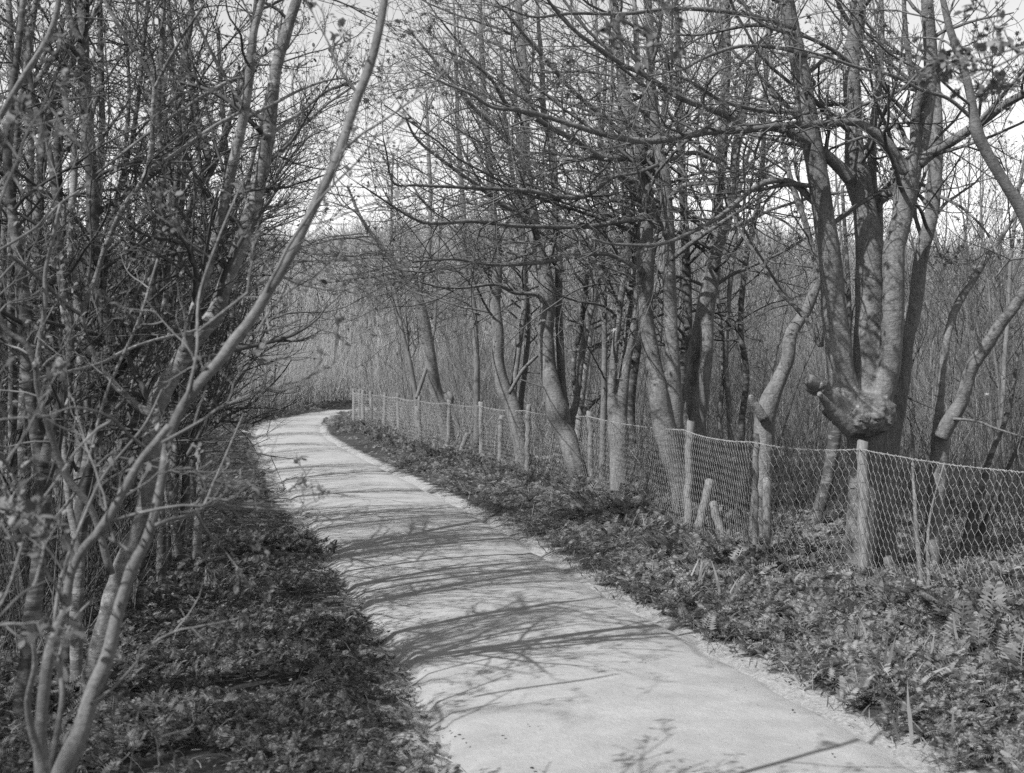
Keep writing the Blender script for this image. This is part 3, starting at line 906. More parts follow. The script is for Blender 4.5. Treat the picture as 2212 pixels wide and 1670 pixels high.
# -- knotted maple with a bulge at the wire
make_tree("maple_tree", "curved maple with a swollen knot at the top wire and a leaning foot", 14.9,
  [(U((1265, 1075, 46), (1250, 1020, 42), (1230, 960, 42), (1212, 918, 46), (1204, 885, 52), (1196, 850, 40), (1184, 789, 38), (1180, 721, 36), (1183, 654, 36), (1178, 604, 34), (1168, 560, 30), (1157, 520, 26), (1152, 470, 26), (1141, 400, 24),
      (1136, 330, 23), (1135, 268, 22), (1133, 168, 20), (1123, 60, 18), (1118, -40, 12)), 14.9, 15.3),
   (U((1216, 880, 30), (1213, 830, 20), (1208, 721, 18), (1207, 620, 17), (1206, 560, 17), (1200, 480, 16), (1197, 380, 18), (1190, 310, 18), (1176, 250, 14), (1170, 130, 12), (1160, 0, 8)), 15.1, 15.6),
   (U((1225, 960, 26), (1235, 900, 22), (1245, 870, 16), (1252, 800, 14), (1262, 740, 16), (1272, 690, 14), (1284, 640, 13), (1290, 560, 10), (1296, 420, 8)), 15.2, 15.8)],
  [(U((1172, 650, 12), (1155, 636, 10), (1110, 632, 8), (1070, 615, 7), (1000, 622, 6), (950, 620, 5), (900, 608, 3)), 14.9, 13.6),
   (U((1160, 500, 12), (1120, 460, 10), (1080, 440, 10), (1030, 400, 9), (960, 350, 8), (900, 300, 6), (870, 240, 4)), 15, 13.4),
   (U((1140, 360, 12), (1105, 310, 11), (1060, 265, 10), (1020, 230, 9), (980, 180, 8), (930, 120, 6), (880, 60, 4)), 15.1, 13.6)],
  seed=13, voxel=0.018, twigs=(15, 6, 4), limb_tw=(20, 6, 4), crown=1.8)
make_tree("maple_tree", "grey maple with a crooked elbow low down left of the knotted one", 17.2,
  [(U((1135, 1040, 34), (1130, 990, 34), (1120, 930, 34), (1108, 880, 35), (1090, 842, 34), (1078, 789, 28), (1074, 721, 26), (1070, 654, 26), (1073, 600, 25), (1070, 540, 22), (1062, 450, 20), (1056, 369, 18), (1048, 250, 15), (1040, 100, 12), (1035, -20, 8)), 17.2, 17.5),
   (U((1106, 880, 22), (1112, 820, 14), (1122, 740, 14), (1132, 660, 14), (1130, 580, 13), (1128, 480, 12), (1120, 330, 10), (1110, 150, 8)), 17.3, 18.0)],
  [(U((1100, 850, 8), (1130, 800, 8), (1170, 760, 7), (1190, 740, 6)), 17, 16.6)],
  seed=15, voxel=0.02, twigs=(15, 6, 4), limb_tw=(20, 6, 4), crown=1.8)
make_tree("maple_tree", "pale smooth maple leaning left beside a burred stump at the far part of the fence", 22.5,
  [(U((975, 985, 34), (965, 930, 32), (955, 880, 30), (940, 842, 28), (930, 772, 24), (919, 705, 23), (906, 648, 22), (886, 597, 20), (856, 570, 16), (820, 530, 13), (780, 470, 9), (750, 400, 6)), 22.5, 21.5),
   (U((905, 650, 14), (912, 600, 13), (925, 540, 12), (930, 440, 10), (925, 300, 8), (920, 200, 6)), 22.5, 23)],
  burl=[(969, 862, 22.4, .11, .12, .15, .4, 32)],
  seed=17, voxel=0.022, twigs=(15, 6, 4), limb_tw=(20, 6, 4), crown=1.8, t_from=0.3)
# -- right edge tree, forked just above the wire
make_tree("forked_tree", "small tree forking above the wire near the right edge, one stem pale, one dark", 8.9,
  [(U((2012, 1290, 36), (2014, 1180, 34), (2020, 1092, 36), (2028, 1000, 38), (2031, 950, 40), (2030, 915, 26), (2033, 856, 17), (2043, 755, 17), (2056, 688, 17), (2078, 640, 17), (2101, 604, 16), (2130, 557, 13), (2160, 515, 10), (2195, 465, 7)), 8.9, 9.3),
   (U((2030, 945, 34), (2050, 912, 34), (2076, 872, 30), (2090, 830, 29), (2100, 795, 28), (2134, 742, 27), (2160, 700, 25), (2184, 671, 24), (2212, 628, 22), (2260, 560, 18), (2330, 450, 12)), 8.9, 8.4)],
  [(U((2060, 905, 7), (2110, 910, 6), (2150, 925, 5), (2212, 945, 4)), 8.8, 8.4)],
  mat='maple_bark', seed=19, voxel=0.010, twigs=(8, 5, 3), limb_tw=(6, 4, 3))
make_tree("leaning_tree", "dark branching stem crossing the sky at the upper right edge", 7.4,
  [(U((2330, 900, 40), (2290, 640, 34), (2230, 500, 30), (2200, 440, 28), (2172, 396, 24), (2131, 325, 24), (2112, 285, 26), (2103, 240, 20), (2090, 180, 18), (2068, 110, 17), (2050, 50, 15), (2030, -40, 10)), 7.4, 7.0)],
  [(U((2212, 900, 5), (2240, 600, 5), (2190, 560, 5), (2150, 600, 4)), 7.4, 7.3)],
  seed=21, mat='brown_bark', twigs=(10, 5, 3), t_from=0.4, limb_tw=(2, 2, 2))

def hanging(label, Y, limbs, seed, leaf):
    make_tree("leafy_branch", label, Y, [limbs[0]], limbs[1:], base=tuple(W(limbs[0][0][0][0], limbs[0][0][0][1], Y)[:2]), seed=seed, mat='brown_bark', tw='pale_twig', twigs=(0, 0, 0), limb_tw=(26, 5, 3), crown=0.3, leaf=leaf, ltmpl=OVA, sides=8, cat="branch")
hanging("out-of-focus leafy twig hanging in front of the trees near the top", 3.1,
        [(U((1500, -160, 12), (1480, -60, 9), (1450, 0, 6)), 3.1, 3.0), (U((1485, -60, 6), (1462, 0, 5), (1440, 60, 4), (1425, 110, 3)), 3.05, 3.0)], 61, (0.9, 0.02, 0.035))
hanging("out-of-focus leafy spray reaching in at the upper right edge", 3.4,
        [(U((2420, 40, 14), (2330, 60, 11), (2260, 80, 8)), 3.4, 3.4), (U((2300, 66, 8), (2240, 95, 6), (2190, 125, 5), (2140, 150, 4), (2100, 170, 3)), 3.4, 3.3),
         (U((2270, 80, 6), (2220, 150, 5), (2180, 200, 4)), 3.4, 3.3)], 63, (0.9, 0.02, 0.04))
hanging("blurred leafy spray low in the left corner", 2.4,
        [(U((-160, 1500, 16), (-90, 1420, 12), (-40, 1360, 9)), 2.4, 2.4), (U((-60, 1380, 8), (0, 1330, 6), (50, 1280, 5), (110, 1250, 3)), 2.4, 2.5),
         (U((-40, 1360, 8), (10, 1290, 6), (40, 1200, 5), (60, 1130, 3)), 2.4, 2.6)], 65, (0.9, 0.02, 0.04))
hanging("blurred leafy spray at the left edge half way up", 2.6,
        [(U((-160, 640, 14), (-100, 560, 11), (-50, 500, 8)), 2.6, 2.6), (U((-60, 510, 7), (0, 450, 5), (60, 420, 4), (130, 410, 3)), 2.6, 2.7),
         (U((-50, 500, 7), (0, 400, 5), (60, 330, 4), (120, 290, 3)), 2.6, 2.7)], 67, (0.9, 0.015, 0.03))

MIDS = [
 ("slim straight stem left of the grey crooked-elbow maple, behind the far fence", 20.0, 71, [U((1030, 960, 15), (1029, 866, 14), (1029, 755, 13), (1022, 654, 13), (1005, 587, 12), (1000, 450, 11), (990, 300, 9), (985, 150, 7), (980, 0, 4))], 'brown_bark'),
 ("thin leaning stem between the far fence and the pale leaning maple", 25.0, 72, [U((900, 920, 12), (898, 856, 11), (885, 780, 10), (871, 721, 9), (850, 600, 8), (845, 450, 6), (850, 330, 4)), U((900, 860, 9), (925, 780, 8), (940, 690, 7), (945, 560, 6), (960, 420, 4))], 'brown_bark'),
 ("pale spindle-shaped stem right behind the knotted maple", 17.0, 73, [U((1248, 950, 16), (1250, 900, 18), (1257, 839, 19), (1266, 780, 16), (1274, 721, 16), (1287, 637, 15), (1300, 540, 13), (1310, 400, 12), (1320, 250, 9), (1325, 80, 6))], 'pale_bark'),
 ("dark thin stem bowing left beside the pale spindle-shaped one", 16.4, 74, [U((1275, 960, 14), (1268, 900, 13), (1244, 850, 12), (1240, 780, 11), (1256, 700, 11), (1268, 600, 10), (1290, 480, 9), (1300, 330, 8), (1310, 120, 5)), U((1262, 890, 9), (1290, 862, 9), (1320, 838, 7), (1350, 825, 5))], 'alder_bark'),
 ("straight dark pole halfway between the knotted maple and the many-stemmed one", 14.6, 75, [U((1300, 1040, 15), (1302, 930, 14), (1304, 866, 13), (1307, 755, 12), (1304, 621, 12), (1300, 500, 11), (1298, 350, 10), (1290, 150, 8), (1286, -20, 5))], 'brown_bark'),
 ("dark leaning stem behind the slender maple of three twisted stems", 15.4, 76, [U((1362, 960, 30), (1358, 900, 28), (1362, 840, 25), (1374, 760, 22), (1386, 690, 19), (1400, 600, 16), (1420, 480, 14), (1430, 300, 11), (1440, 100, 7))], 'alder_bark'),
 ("dark trunk squeezed between the two big maple groups", 13.4, 77, [U((1466, 1040, 26), (1468, 920, 24), (1472, 850, 21), (1480, 760, 20), (1486, 700, 20), (1484, 600, 19), (1478, 480, 18), (1470, 330, 16), (1466, 150, 13), (1460, 0, 9))], 'alder_bark'),
 ("slim stem behind the knotted maple's left side", 17.5, 78, [U((1120, 960, 14), (1126, 860, 13), (1136, 790, 12), (1140, 700, 13), (1134, 600, 12), (1128, 520, 12), (1110, 400, 10), (1090, 250, 8), (1080, 80, 5))], 'brown_bark'),
 ("thin grey stem right of the crossed two-stemmed maple", 15.0, 79, [U((1580, 980, 13), (1575, 880, 12), (1568, 780, 12), (1574, 660, 11), (1586, 540, 10), (1600, 400, 9), (1640, 250, 7), (1670, 100, 5)), U((1560, 980, 10), (1556, 900, 9), (1562, 800, 9), (1556, 700, 8), (1540, 560, 7))], 'brown_bark'),
 ("dark stem standing behind the crooked leaning tree", 13.5, 80, [U((1600, 1000, 16), (1604, 900, 14), (1612, 800, 13), (1600, 700, 12), (1612, 560, 12), (1640, 420, 11), (1650, 300, 10), (1655, 150, 8), (1660, 0, 5))], 'alder_bark'),
 ("old dark leaning trunk low behind the burred maple, left side", 11.6, 81, [U((1735, 1200, 34), (1760, 1120, 30), (1785, 1040, 26), (1800, 960, 28), (1806, 900, 30), (1812, 860, 22), (1830, 800, 12), (1835, 700, 10), (1830, 560, 9), (1820, 400, 7))], 'alder_bark'),
 ("two dark slanting stems forking low behind the netting at the right edge", 9.6, 82, [U((2080, 1230, 30), (2092, 1170, 26), (2110, 1100, 22), (2125, 1040, 16), (2140, 985, 12), (2180, 880, 9), (2200, 760, 6)), U((2085, 1215, 20), (2110, 1170, 18), (2140, 1110, 14), (2165, 1040, 10), (2215, 930, 7))], 'alder_bark'),
 ("thin rough sapling growing against the netting right of the near post", 7.5, 83, [U((2000, 1420, 13), (1996, 1330, 12), (1988, 1230, 12), (1980, 1150, 10), (1976, 1080, 8), (1970, 1000, 5)), U((1998, 1360, 8), (2006, 1260, 8), (2004, 1180, 7), (2012, 1100, 5), (2040, 1000, 4))], 'brown_bark'),
]
for lab, Y, sd, st, mt in MIDS:
    make_tree("young_tree", lab, Y, [(q, Y, Y + 0.3) for q in st], [], seed=sd, mat=mt, tw='twig' if mt == 'alder_bark' else 'maple_twig', twigs=(14, 6, 4), crown=1.0, zmin=1.9, out=(0, 0, 0), t_from=0.3, leaf=(0.08, 0.02, 0.045), sides=10, group="slim trees behind the fence")

# ------------------------------------------------------------------ traced stems of the left thicket
def left_tree(name, label, Y, stems, limbs=(), **kw):
    kw.setdefault('mat', 'alder_bark'); kw.setdefault('tw', 'twig'); kw.setdefault('zmin', 0.9)
    kw.setdefault('twigs', (10, 5, 3)); kw.setdefault('limb_tw', (9, 5, 3)); kw.setdefault('out', (0, 0, 0))
    tw = kw['twigs']; kw['twigs'] = (int(tw[0] * 1.6), tw[1] + 2, tw[2] + 1)
    kw.setdefault('knob', 0.16); kw.setdefault('leaf', (0.40, 0.014, 0.030)); kw.setdefault('ltmpl', OVA)
    kw.setdefault('crown', 0.6); kw.setdefault('t_from', 0.25); kw.setdefault('sides', 12)
    return make_tree(name, label, Y, stems, limbs, **kw)

left_tree("shrub", "nearest out-of-focus shrub with smooth forked branches rising from the bottom left corner", 2.9,
  [(U((110, 1740, 44), (138, 1665, 40), (176, 1580, 34), (200, 1495, 30), (228, 1429, 27), (248, 1345, 24), (268, 1278, 21), (285, 1227, 21), (312, 1177, 20), (329, 1127, 18), (338, 1090, 17), (352, 1024, 17), (362, 957, 18), (376, 916, 19), (398, 873, 19), (436, 822, 20), (480, 772, 20), (503, 738, 20), (543, 688, 20), (580, 628, 19), (614, 574, 18), (645, 515, 18), (691, 419, 17), (724, 352, 17),
      (747, 289, 17), (771, 218, 17), (793, 165, 17), (811, 110, 16), (824, 50, 14), (832, 0, 13), (842, -90, 10)), 2.9, 3.5),
   (U((100, 1740, 32), (90, 1650, 26), (88, 1580, 22), (101, 1445, 22), (117, 1378, 20), (141, 1311, 17), (151, 1244, 17), (178, 1187, 16), (208, 1154, 16), (240, 1107, 15), (268, 1057, 15), (302, 997, 14), (335, 957, 14), (366, 918, 14)), 2.8, 2.95),
   (U((110, 1710, 20), (92, 1640, 16), (70, 1580, 14), (60, 1512, 12), (75, 1440, 10), (70, 1380, 8)), 2.8, 2.7),
   (U((100, 1700, 16), (120, 1600, 12), (135, 1500, 10), (128, 1420, 8), (160, 1340, 6), (205, 1290, 4)), 2.9, 3.1)],
  [(U((285, 1195, 9), (240, 1165, 8), (210, 1150, 8)), 2.9, 2.9),
   (U((430, 715, 6), (500, 660, 6), (560, 615, 5), (640, 570, 4), (680, 545, 3)), 3.2, 3.5),
   (U((338, 1134, 10), (370, 1122, 8), (400, 1115, 7), (435, 1100, 6), (462, 1040, 5), (480, 1000, 4), (526, 893, 3)), 3.0, 3.8),
   (U((198, 1520, 8), (250, 1480, 6), (309, 1414, 5), (350, 1360, 3)), 2.9, 3.3),
   (U((111, 1400, 8), (130, 1255, 8), (180, 1120, 7), (227, 1023, 6), (309, 922, 5), (350, 840, 3)), 2.9, 3.6),
   (U((330, 980, 8), (280, 940, 7), (235, 900, 6), (160, 880, 5), (90, 900, 4), (20, 870, 3)), 3.0, 2.7),
   (U((400, 870, 8), (425, 760, 7), (430, 640, 6), (470, 520, 5), (520, 400, 4)), 3.1, 3.7),
   (U((140, 1300, 7), (90, 1210, 6), (60, 1100, 6), (20, 1010, 5), (-20, 960, 4)), 2.8, 2.6),
   (U((480, 745, 5), (540, 720, 4), (600, 710, 4), (650, 690, 3)), 3.2, 3.6)],
  mat='brown_bark', tw='pale_twig', leaf=(0.4, 0.014, 0.03), seed=41, twigs=(4, 4, 3), limb_tw=(10, 5, 3), crown=0.45, t_from=0.45)
left_tree("alder_tree", "thick dark-banded alder stem bending right across the left foreground", 5.4,
  [(U((190, 1560, 50), (208, 1440, 46), (236, 1330, 42), (262, 1230, 36), (290, 1170, 35), (312, 1107, 34), (320, 1040, 34), (323, 960, 34), (327, 900, 32), (340, 860, 36), (366, 814, 32), (403, 755, 31), (436, 712, 32), (462, 680, 30), (476, 640, 28), (490, 600, 27), (508, 554, 26), (540, 460, 26), (562, 380, 24), (574, 320, 25), (584, 252, 24), (597, 151, 21), (621, 67, 20), (650, -20, 18), (680, -120, 12)), 5.4, 5.6),
   (U((400, 760, 22), (412, 700, 18), (424, 650, 17), (440, 600, 16), (455, 548, 17), (472, 480, 17), (487, 419, 18), (503, 352, 18), (523, 268, 18), (534, 201, 18), (543, 134, 15), (550, 67, 13), (567, 0, 11), (580, -90, 8)), 5.4, 5.2),
   (U((330, 895, 18), (300, 880, 14), (255, 839, 12), (218, 795, 11), (190, 740, 10), (178, 681, 10), (190, 640, 10), (208, 600, 9), (222, 550, 9), (248, 486, 10), (275, 436, 10), (312, 386, 10), (328, 319, 9), (332, 235, 9), (335, 191, 9), (318, 150, 7), (268, 74, 7), (235, 17, 6), (210, -40, 4)), 5.3, 4.9)],
  [(U((540, 164, 8), (497, 174, 8), (453, 198, 8), (400, 232, 8), (329, 282, 7), (260, 335, 6), (208, 376, 5)), 5.3, 5.0),
   (U((335, 191, 7), (360, 140, 7), (400, 70, 6), (440, 10, 5)), 4.9, 4.7),
   (U((530, 235, 10), (500, 190, 7), (450, 100, 7), (420, 30, 6), (400, -20, 5)), 5.2, 5.0),
   (U((540, 250, 9), (590, 225, 7), (640, 198, 6), (700, 175, 5), (750, 168, 4)), 5.4, 5.9),
   (U((570, 300, 9), (640, 250, 7), (700, 200, 6), (760, 175, 5)), 5.5, 6.0),
   (U((320, 372, 8), (403, 315, 8), (460, 275, 8), (520, 242, 7)), 5.1, 5.2),
   (U((460, 690, 8), (420, 715, 7), (335, 735, 7), (268, 759, 7), (218, 785, 7), (151, 802, 7), (87, 816, 6), (40, 830, 4)), 5.3, 4.6)],
  mat='birch_bark', seed=43, twigs=(12, 5, 3), limb_tw=(8, 5, 3), crown=0.65)
left_tree("alder_tree", "upright dark trunk with an elbow bend at mid height near the left edge", 6.0,
  [(U((140, 1480, 40), (150, 1350, 36), (168, 1200, 32), (180, 1080, 32), (195, 990, 32), (215, 906, 32), (240, 850, 36), (254, 800, 34), (243, 730, 30), (216, 640, 30), (204, 560, 28), (202, 470, 28), (198, 369, 28), (189, 268, 27), (185, 168, 26), (180, 80, 24), (170, 0, 22), (165, -100, 14)), 6.0, 5.8),
   (U((176, 90, 14), (158, 60, 12), (148, 20, 12), (145, -50, 9)), 5.8, 5.8),
   (U((185, 150, 11), (150, 100, 11), (120, 118, 12), (84, 168, 12), (34, 235, 12), (0, 302, 12), (-50, 380, 10)), 5.8, 5.2)],
  [(U((240, 745, 10), (200, 730, 9), (140, 760, 8), (90, 800, 7)), 5.8, 5.3)],
  seed=45, twigs=(16, 6, 4), crown=0.6)
left_tree("shrub", "pale curving branch bush at the left edge, its stems sweeping up and outward", 4.4,
  [(U((240, 1240, 18), (201, 1107, 15), (151, 1040, 15), (127, 990, 14), (100, 906, 14), (81, 839, 13), (76, 790, 14), (55, 745, 13), (15, 715, 12), (-10, 660, 10), (-20, 560, 8)), 4.4, 4.1),
   (U((78, 800, 12), (86, 740, 10), (97, 660, 10), (97, 590, 9), (112, 520, 8), (130, 440, 6)), 4.2, 4.2),
   (U((-30, 330, 12), (0, 252, 13), (50, 168, 13), (94, 101, 13), (117, 50, 12), (128, 0, 11), (132, -60, 8)), 4.2, 4.2)],
  [(U((175, 680, 9), (140, 655, 8), (100, 615, 9), (60, 580, 8), (20, 550, 7)), 4.5, 4.1),
   (U((0, 540, 6), (80, 490, 6), (130, 440, 5), (190, 400, 4)), 4.0, 4.4),
   (U((120, 1120, 7), (180, 1030, 7), (230, 850, 7), (300, 690, 6), (340, 560, 5)), 4.3, 4.8)],
  mat='brown_bark', tw='pale_twig', leaf=(0.4, 0.014, 0.03), seed=47, twigs=(14, 5, 3), crown=0.5)
left_tree("birch_tree", "slim pale tree with dark rings standing nearest the left edge of the path", 9.4,
  [(U((425, 1225, 22), (428, 1150, 20), (434, 1074, 19), (433, 1007, 20), (438, 930, 17), (463, 873, 15), (483, 806, 14), (497, 755, 13), (500, 690, 12), (512, 600, 12), (530, 520, 11), (535, 400, 10), (560, 280, 9), (590, 150, 7), (610, 20, 5)), 9.4, 9.8),
   (U((497, 760, 9), (520, 680, 8), (545, 560, 7), (570, 450, 6), (610, 350, 5), (660, 240, 4)), 9.5, 9.9)],
  mat='birch_bark', seed=49, twigs=(14, 5, 3), crown=0.7)
left_tree("alder_tree", "two thin poles side by side behind the slim pale tree, left of the path", 10.8,
  [(U((398, 1180, 16), (402, 1090, 15), (404, 1000, 13), (410, 900, 12), (420, 800, 11), (436, 700, 11), (446, 560, 10), (440, 430, 10), (425, 300, 9), (410, 150, 8), (405, 20, 6)), 10.8, 11.1),
   (U((360, 1190, 14), (362, 1090, 12), (376, 1000, 12), (385, 900, 11), (380, 780, 10), (384, 650, 10), (370, 500, 9), (360, 330, 8), (350, 150, 6)), 11.2, 11.4)],
  mat='birch_bark', seed=51, twigs=(14, 5, 3), crown=0.7)
left_tree("alder_tree", "mid-distance alder whose dark stem kinks sharply below the sky gap in the left thicket", 8.2,
  [(U((345, 1290, 20), (350, 1150, 18), (340, 1000, 16), (330, 860, 16), (345, 740, 15), (372, 620, 15), (400, 500, 14), (425, 400, 14), (452, 345, 15), (435, 285, 13), (416, 188, 13), (400, 115, 12), (412, 60, 11), (416, -20, 8)), 8.2, 8.2),
   (U((425, 405, 12), (450, 380, 12), (478, 319, 13), (503, 235, 12), (530, 160, 12), (545, 60, 9), (556, -40, 6)), 8.2, 8.4)],
  seed=53, twigs=(14, 5, 3), crown=0.7)
left_tree("alder_tree", "short pale-barked stump trunk with a snapped top near the bottom left", 5.6,
  [(U((162, 1510, 28), (164, 1420, 26), (162, 1350, 25), (166, 1290, 24), (172, 1200, 18), (150, 1080, 14), (140, 940, 12), (150, 820, 10), (130, 650, 8)), 5.6, 5.9)],
  mat='birch_bark', seed=55, twigs=(8, 5, 3))
left_tree("alder_tree", "thin double stem ending low beside the first tree of the verge", 7.4,
  [(U((300, 1385, 20), (300, 1320, 19), (302, 1250, 16), (310, 1150, 14), (300, 1000, 13), (285, 860, 12), (300, 700, 11), (290, 540, 10), (270, 380, 9), (280, 200, 8), (270, 50, 6)), 7.4, 7.7),
   (U((286, 1350, 10), (290, 1250, 9), (284, 1120, 8), (260, 980, 8), (235, 860, 7), (240, 700, 6), (225, 520, 5)), 7.5, 7.9)],
  seed=57, twigs=(12, 5, 3))
left_tree("alder_tree", "slanting pair of mottled trunks crossing at the upper left", 7.0,
  [(U((60, 1330, 30), (55, 1150, 27), (52, 950, 26), (60, 760, 26), (74, 600, 24), (80, 480, 22), (96, 300, 22), (115, 210, 20), (140, 140, 18), (160, 60, 16), (180, -40, 12)), 7.0, 7.3),
   (U((150, 1300, 24), (132, 1100, 22), (118, 900, 20), (112, 700, 20), (124, 450, 20), (125, 330, 18), (133, 240, 18), (150, 160, 17), (170, 100, 12), (220, 0, 9)), 7.4, 7.0)],
  mat='alder_bark', seed=59, twigs=(12, 5, 3))
left_tree("birch_tree", "pale vertical trunks close together in the top left corner", 8.4,
  [(U((30, 1250, 20), (20, 1050, 20), (34, 800, 20), (60, 600, 18), (66, 400, 18), (62, 200, 17), (45, 60, 16), (40, -40, 12)), 8.4, 8.6),
   (U((20, 1200, 16), (-5, 900, 16), (5, 600, 16), (22, 350, 16), (26, 150, 15), (20, 0, 13), (18, -60, 8)), 8.8, 8.8)],
  mat='birch_bark', seed=61, twigs=(12, 5, 3))

left_tree("alder_tree", "pale mottled trunk in shade just right of the elbow-bent dark trunk", 6.6,
  [(U((158, 1330, 24), (160, 1200, 22), (166, 1100, 21), (172, 960, 21), (170, 850, 20), (176, 740, 18), (160, 620, 16), (150, 500, 15), (160, 350, 14), (140, 200, 12), (130, 50, 9)), 6.6, 6.8)],
  mat='birch_bark', seed=85, twigs=(12, 5, 3))
left_tree("alder_tree", "dark trunk leaning right low down behind the thick banded alder", 6.8,
  [(U((140, 1300, 30), (180, 1130, 28), (215, 1057, 27), (245, 1000, 26), (275, 940, 25), (300, 880, 22), (315, 760, 20), (325, 620, 19), (345, 500, 17), (350, 380, 16), (340, 240, 14), (350, 100, 12), (356, -20, 8)), 6.8, 7.2),
   (U((300, 870, 16), (335, 800, 14), (352, 690, 13), (365, 560, 12), (392, 430, 11), (398, 300, 10), (390, 150, 8)), 6.9, 7.4)],
  seed=86, twigs=(12, 5, 3))
left_tree("alder_tree", "dark double trunk filling the gap between the foreground stems, left of centre", 8.8,
  [(U((385, 1210, 22), (372, 1090, 21), (350, 980, 20), (345, 880, 20), (352, 760, 19), (338, 660, 18), (350, 540, 17), (378, 420, 15), (385, 280, 13), (372, 120, 11), (360, -20, 8)), 8.8, 9),
   (U((380, 1200, 18), (400, 1060, 17), (396, 930, 16), (400, 800, 15), (470, 640, 14), (478, 520, 13), (490, 380, 12), (480, 220, 10), (470, 60, 7)), 8.9, 9.4)],
  seed=87, twigs=(14, 5, 3))
left_tree("alder_tree", "dark bowed trunk at the left edge with a heavy fork above the herbage", 5.0,
  [(U((40, 1560, 40), (62, 1400, 36), (80, 1250, 34), (92, 1120, 32), (88, 1000, 30), (70, 880, 26), (52, 760, 24), (50, 640, 22), (30, 500, 20), (15, 380, 18), (22, 240, 16), (36, 120, 14), (48, 0, 12), (50, -80, 8)), 5.0, 5.2),
   (U((90, 1010, 22), (112, 920, 20), (140, 830, 18), (150, 720, 17), (132, 600, 16), (128, 480, 15), (108, 330, 14), (70, 200, 12), (60, 60, 10)), 5.0, 5.4)],
  seed=88, twigs=(12, 5, 3))

# ------------------------------------------------------------------ thicket trees: a few kinds, copied
def proto(name, seed, nst, H, spread, r0, mats, k=(12, 7, 4), leafy=0.2, tip=(0.02, 0.035), lean=None, L1=(0.22, 0.34), wand=0.05):
    rng = np.random.default_rng(seed)
    root = empty(name)
    a = rng.uniform(0, 2 * np.pi, nst)
    tl = rng.uniform(0.3, 1.0, nst) * spread
    D = np.stack([np.sin(tl) * np.cos(a), np.sin(tl) * np.sin(a), np.cos(tl)], 1)
    if lean is not None: D = norm(D + np.array(lean))
    P0 = np.stack([np.cos(a), np.sin(a), np.full(nst, -1.2)], 1) * 0.09 * (1 if nst > 1 else 0.1)
    P, R = grow(P0, D, H * rng.uniform(0.75, 1.05, nst), r0 * rng.uniform(0.6, 1.1, nst), 18, rng, wand, 0.02, 0.22)
    g = Geo(); g.tubes(P, R, 8); g.build("trunk", M[mats[0]], root)
    b = spawn(P, R, k[0], rng, 0.12, 0.98, (0.4, 0.95), L1, 0.5, 0.004, 0.45)
    p1, r1 = grow(*b, 9, rng, 0.10, 0.06, 0.3)
    g = Geo(); g.tubes(p1, r1, 4); g.build("branches", M[mats[1]], root)
    c = spawn(p1, r1, k[1], rng, 0.12, 1.0, (0.4, 0.95), (0.28, 0.5), 0.6, 0.0024, 0.4)
    p2, r2 = grow(*c, 5, rng, 0.13, 0.06, 0.5)
    g = Geo(); g.tubes(p2, r2, 3)
    d = spawn(p2, r2, k[2], rng, 0.2, 1.0, (0.4, 0.9), (0.3, 0.5), 0.7, 0.0016, 0.3)
    p3, r3 = grow(*d, 3, rng, 0.13, 0.05, 0.6)
    g.tubes(p3, r3, 3); g.build("twigs", M[mats[1]], root)
    if leafy:
        g = Geo(); leaves_at(g, p3, rng, leafy, tip, OVA, 2); leaves_at(g, p2, rng, leafy, tip, OVA, 2)
        g.build("leaves", M['small_leaf'], root)
    return root

def copy_tree(o):
    c = o.copy(); COL.objects.link(c)
    for ch in o.children:
        d = ch.copy(); COL.objects.link(d); d.parent = c
    return c

rngp = np.random.default_rng(77)
KINDS = {
 'alder': [proto("alder_tree", 101, 2, 6.5, 0.22, 0.050, ('alder_bark', 'twig'), (22, 8, 5), 0.16),
           proto("alder_tree", 102, 3, 6.0, 0.30, 0.042, ('alder_bark', 'twig'), (17, 8, 5), 0.16),
           proto("alder_tree", 103, 1, 7.0, 0.12, 0.055, ('birch_bark', 'twig'), (38, 9, 5), 0.13),
           proto("alder_tree", 104, 4, 5.0, 0.36, 0.026, ('brown_bark', 'twig'), (15, 9, 5), 0.2)],
 'shrub': [proto("coppice_shrub", 111, 9, 3.6, 0.62, 0.014, ('pale_twig', 'pale_twig'), (9, 6, 4), 0.0, wand=0.04),
           proto("coppice_shrub", 112, 12, 3.0, 0.5, 0.011, ('pale_twig', 'pale_twig'), (8, 6, 4), 0.05, wand=0.04),
           proto("coppice_shrub", 113, 8, 4.2, 0.55, 0.016, ('twig', 'pale_twig'), (10, 6, 4), 0.0, wand=0.05)],
 'pole':  [proto("young_tree", 121, 1, 7.5, 0.08, 0.042, ('brown_bark', 'twig'), (19, 7, 4), 0.16, (0.03, 0.05)),
           proto("young_tree", 122, 2, 7.0, 0.18, 0.036, ('maple_bark', 'twig'), (14, 7, 4), 0.16, (0.03, 0.05)),
           proto("young_tree", 123, 3, 6.2, 0.26, 0.030, ('maple_bark', 'pale_twig'), (11, 7, 4), 0.16, (0.03, 0.05))],
}
used = set()
def place(kind, i, x, y, rz, s, label, cat, group):
    p = KINDS[kind][i]
    o = p if id(p) not in used else copy_tree(p)
    used.add(id(p))
    z = float(hgt(np.array([x]), np.array([y]))[0])
    o.location = (x, y, z - 0.02); o.rotation_euler = (0, 0, rz); o.scale = (s, s, s)
    tag(o, label, cat, group)

def poisson(rng, n, xr, yr, dmin, ok):
    pts = []
    for _ in range(n * 40):
        if len(pts) >= n: break
        x, y = rng.uniform(*xr), rng.uniform(*yr)
        if not ok(x, y): continue
        if all((x - a) ** 2 + (y - b) ** 2 > dmin ** 2 for a, b in pts):
            pts.append((x, y))
    return pts
def lr(x, y):
    return bool(left_of_path([x], [y])[0]), float(path_dist([x], [y])[0])

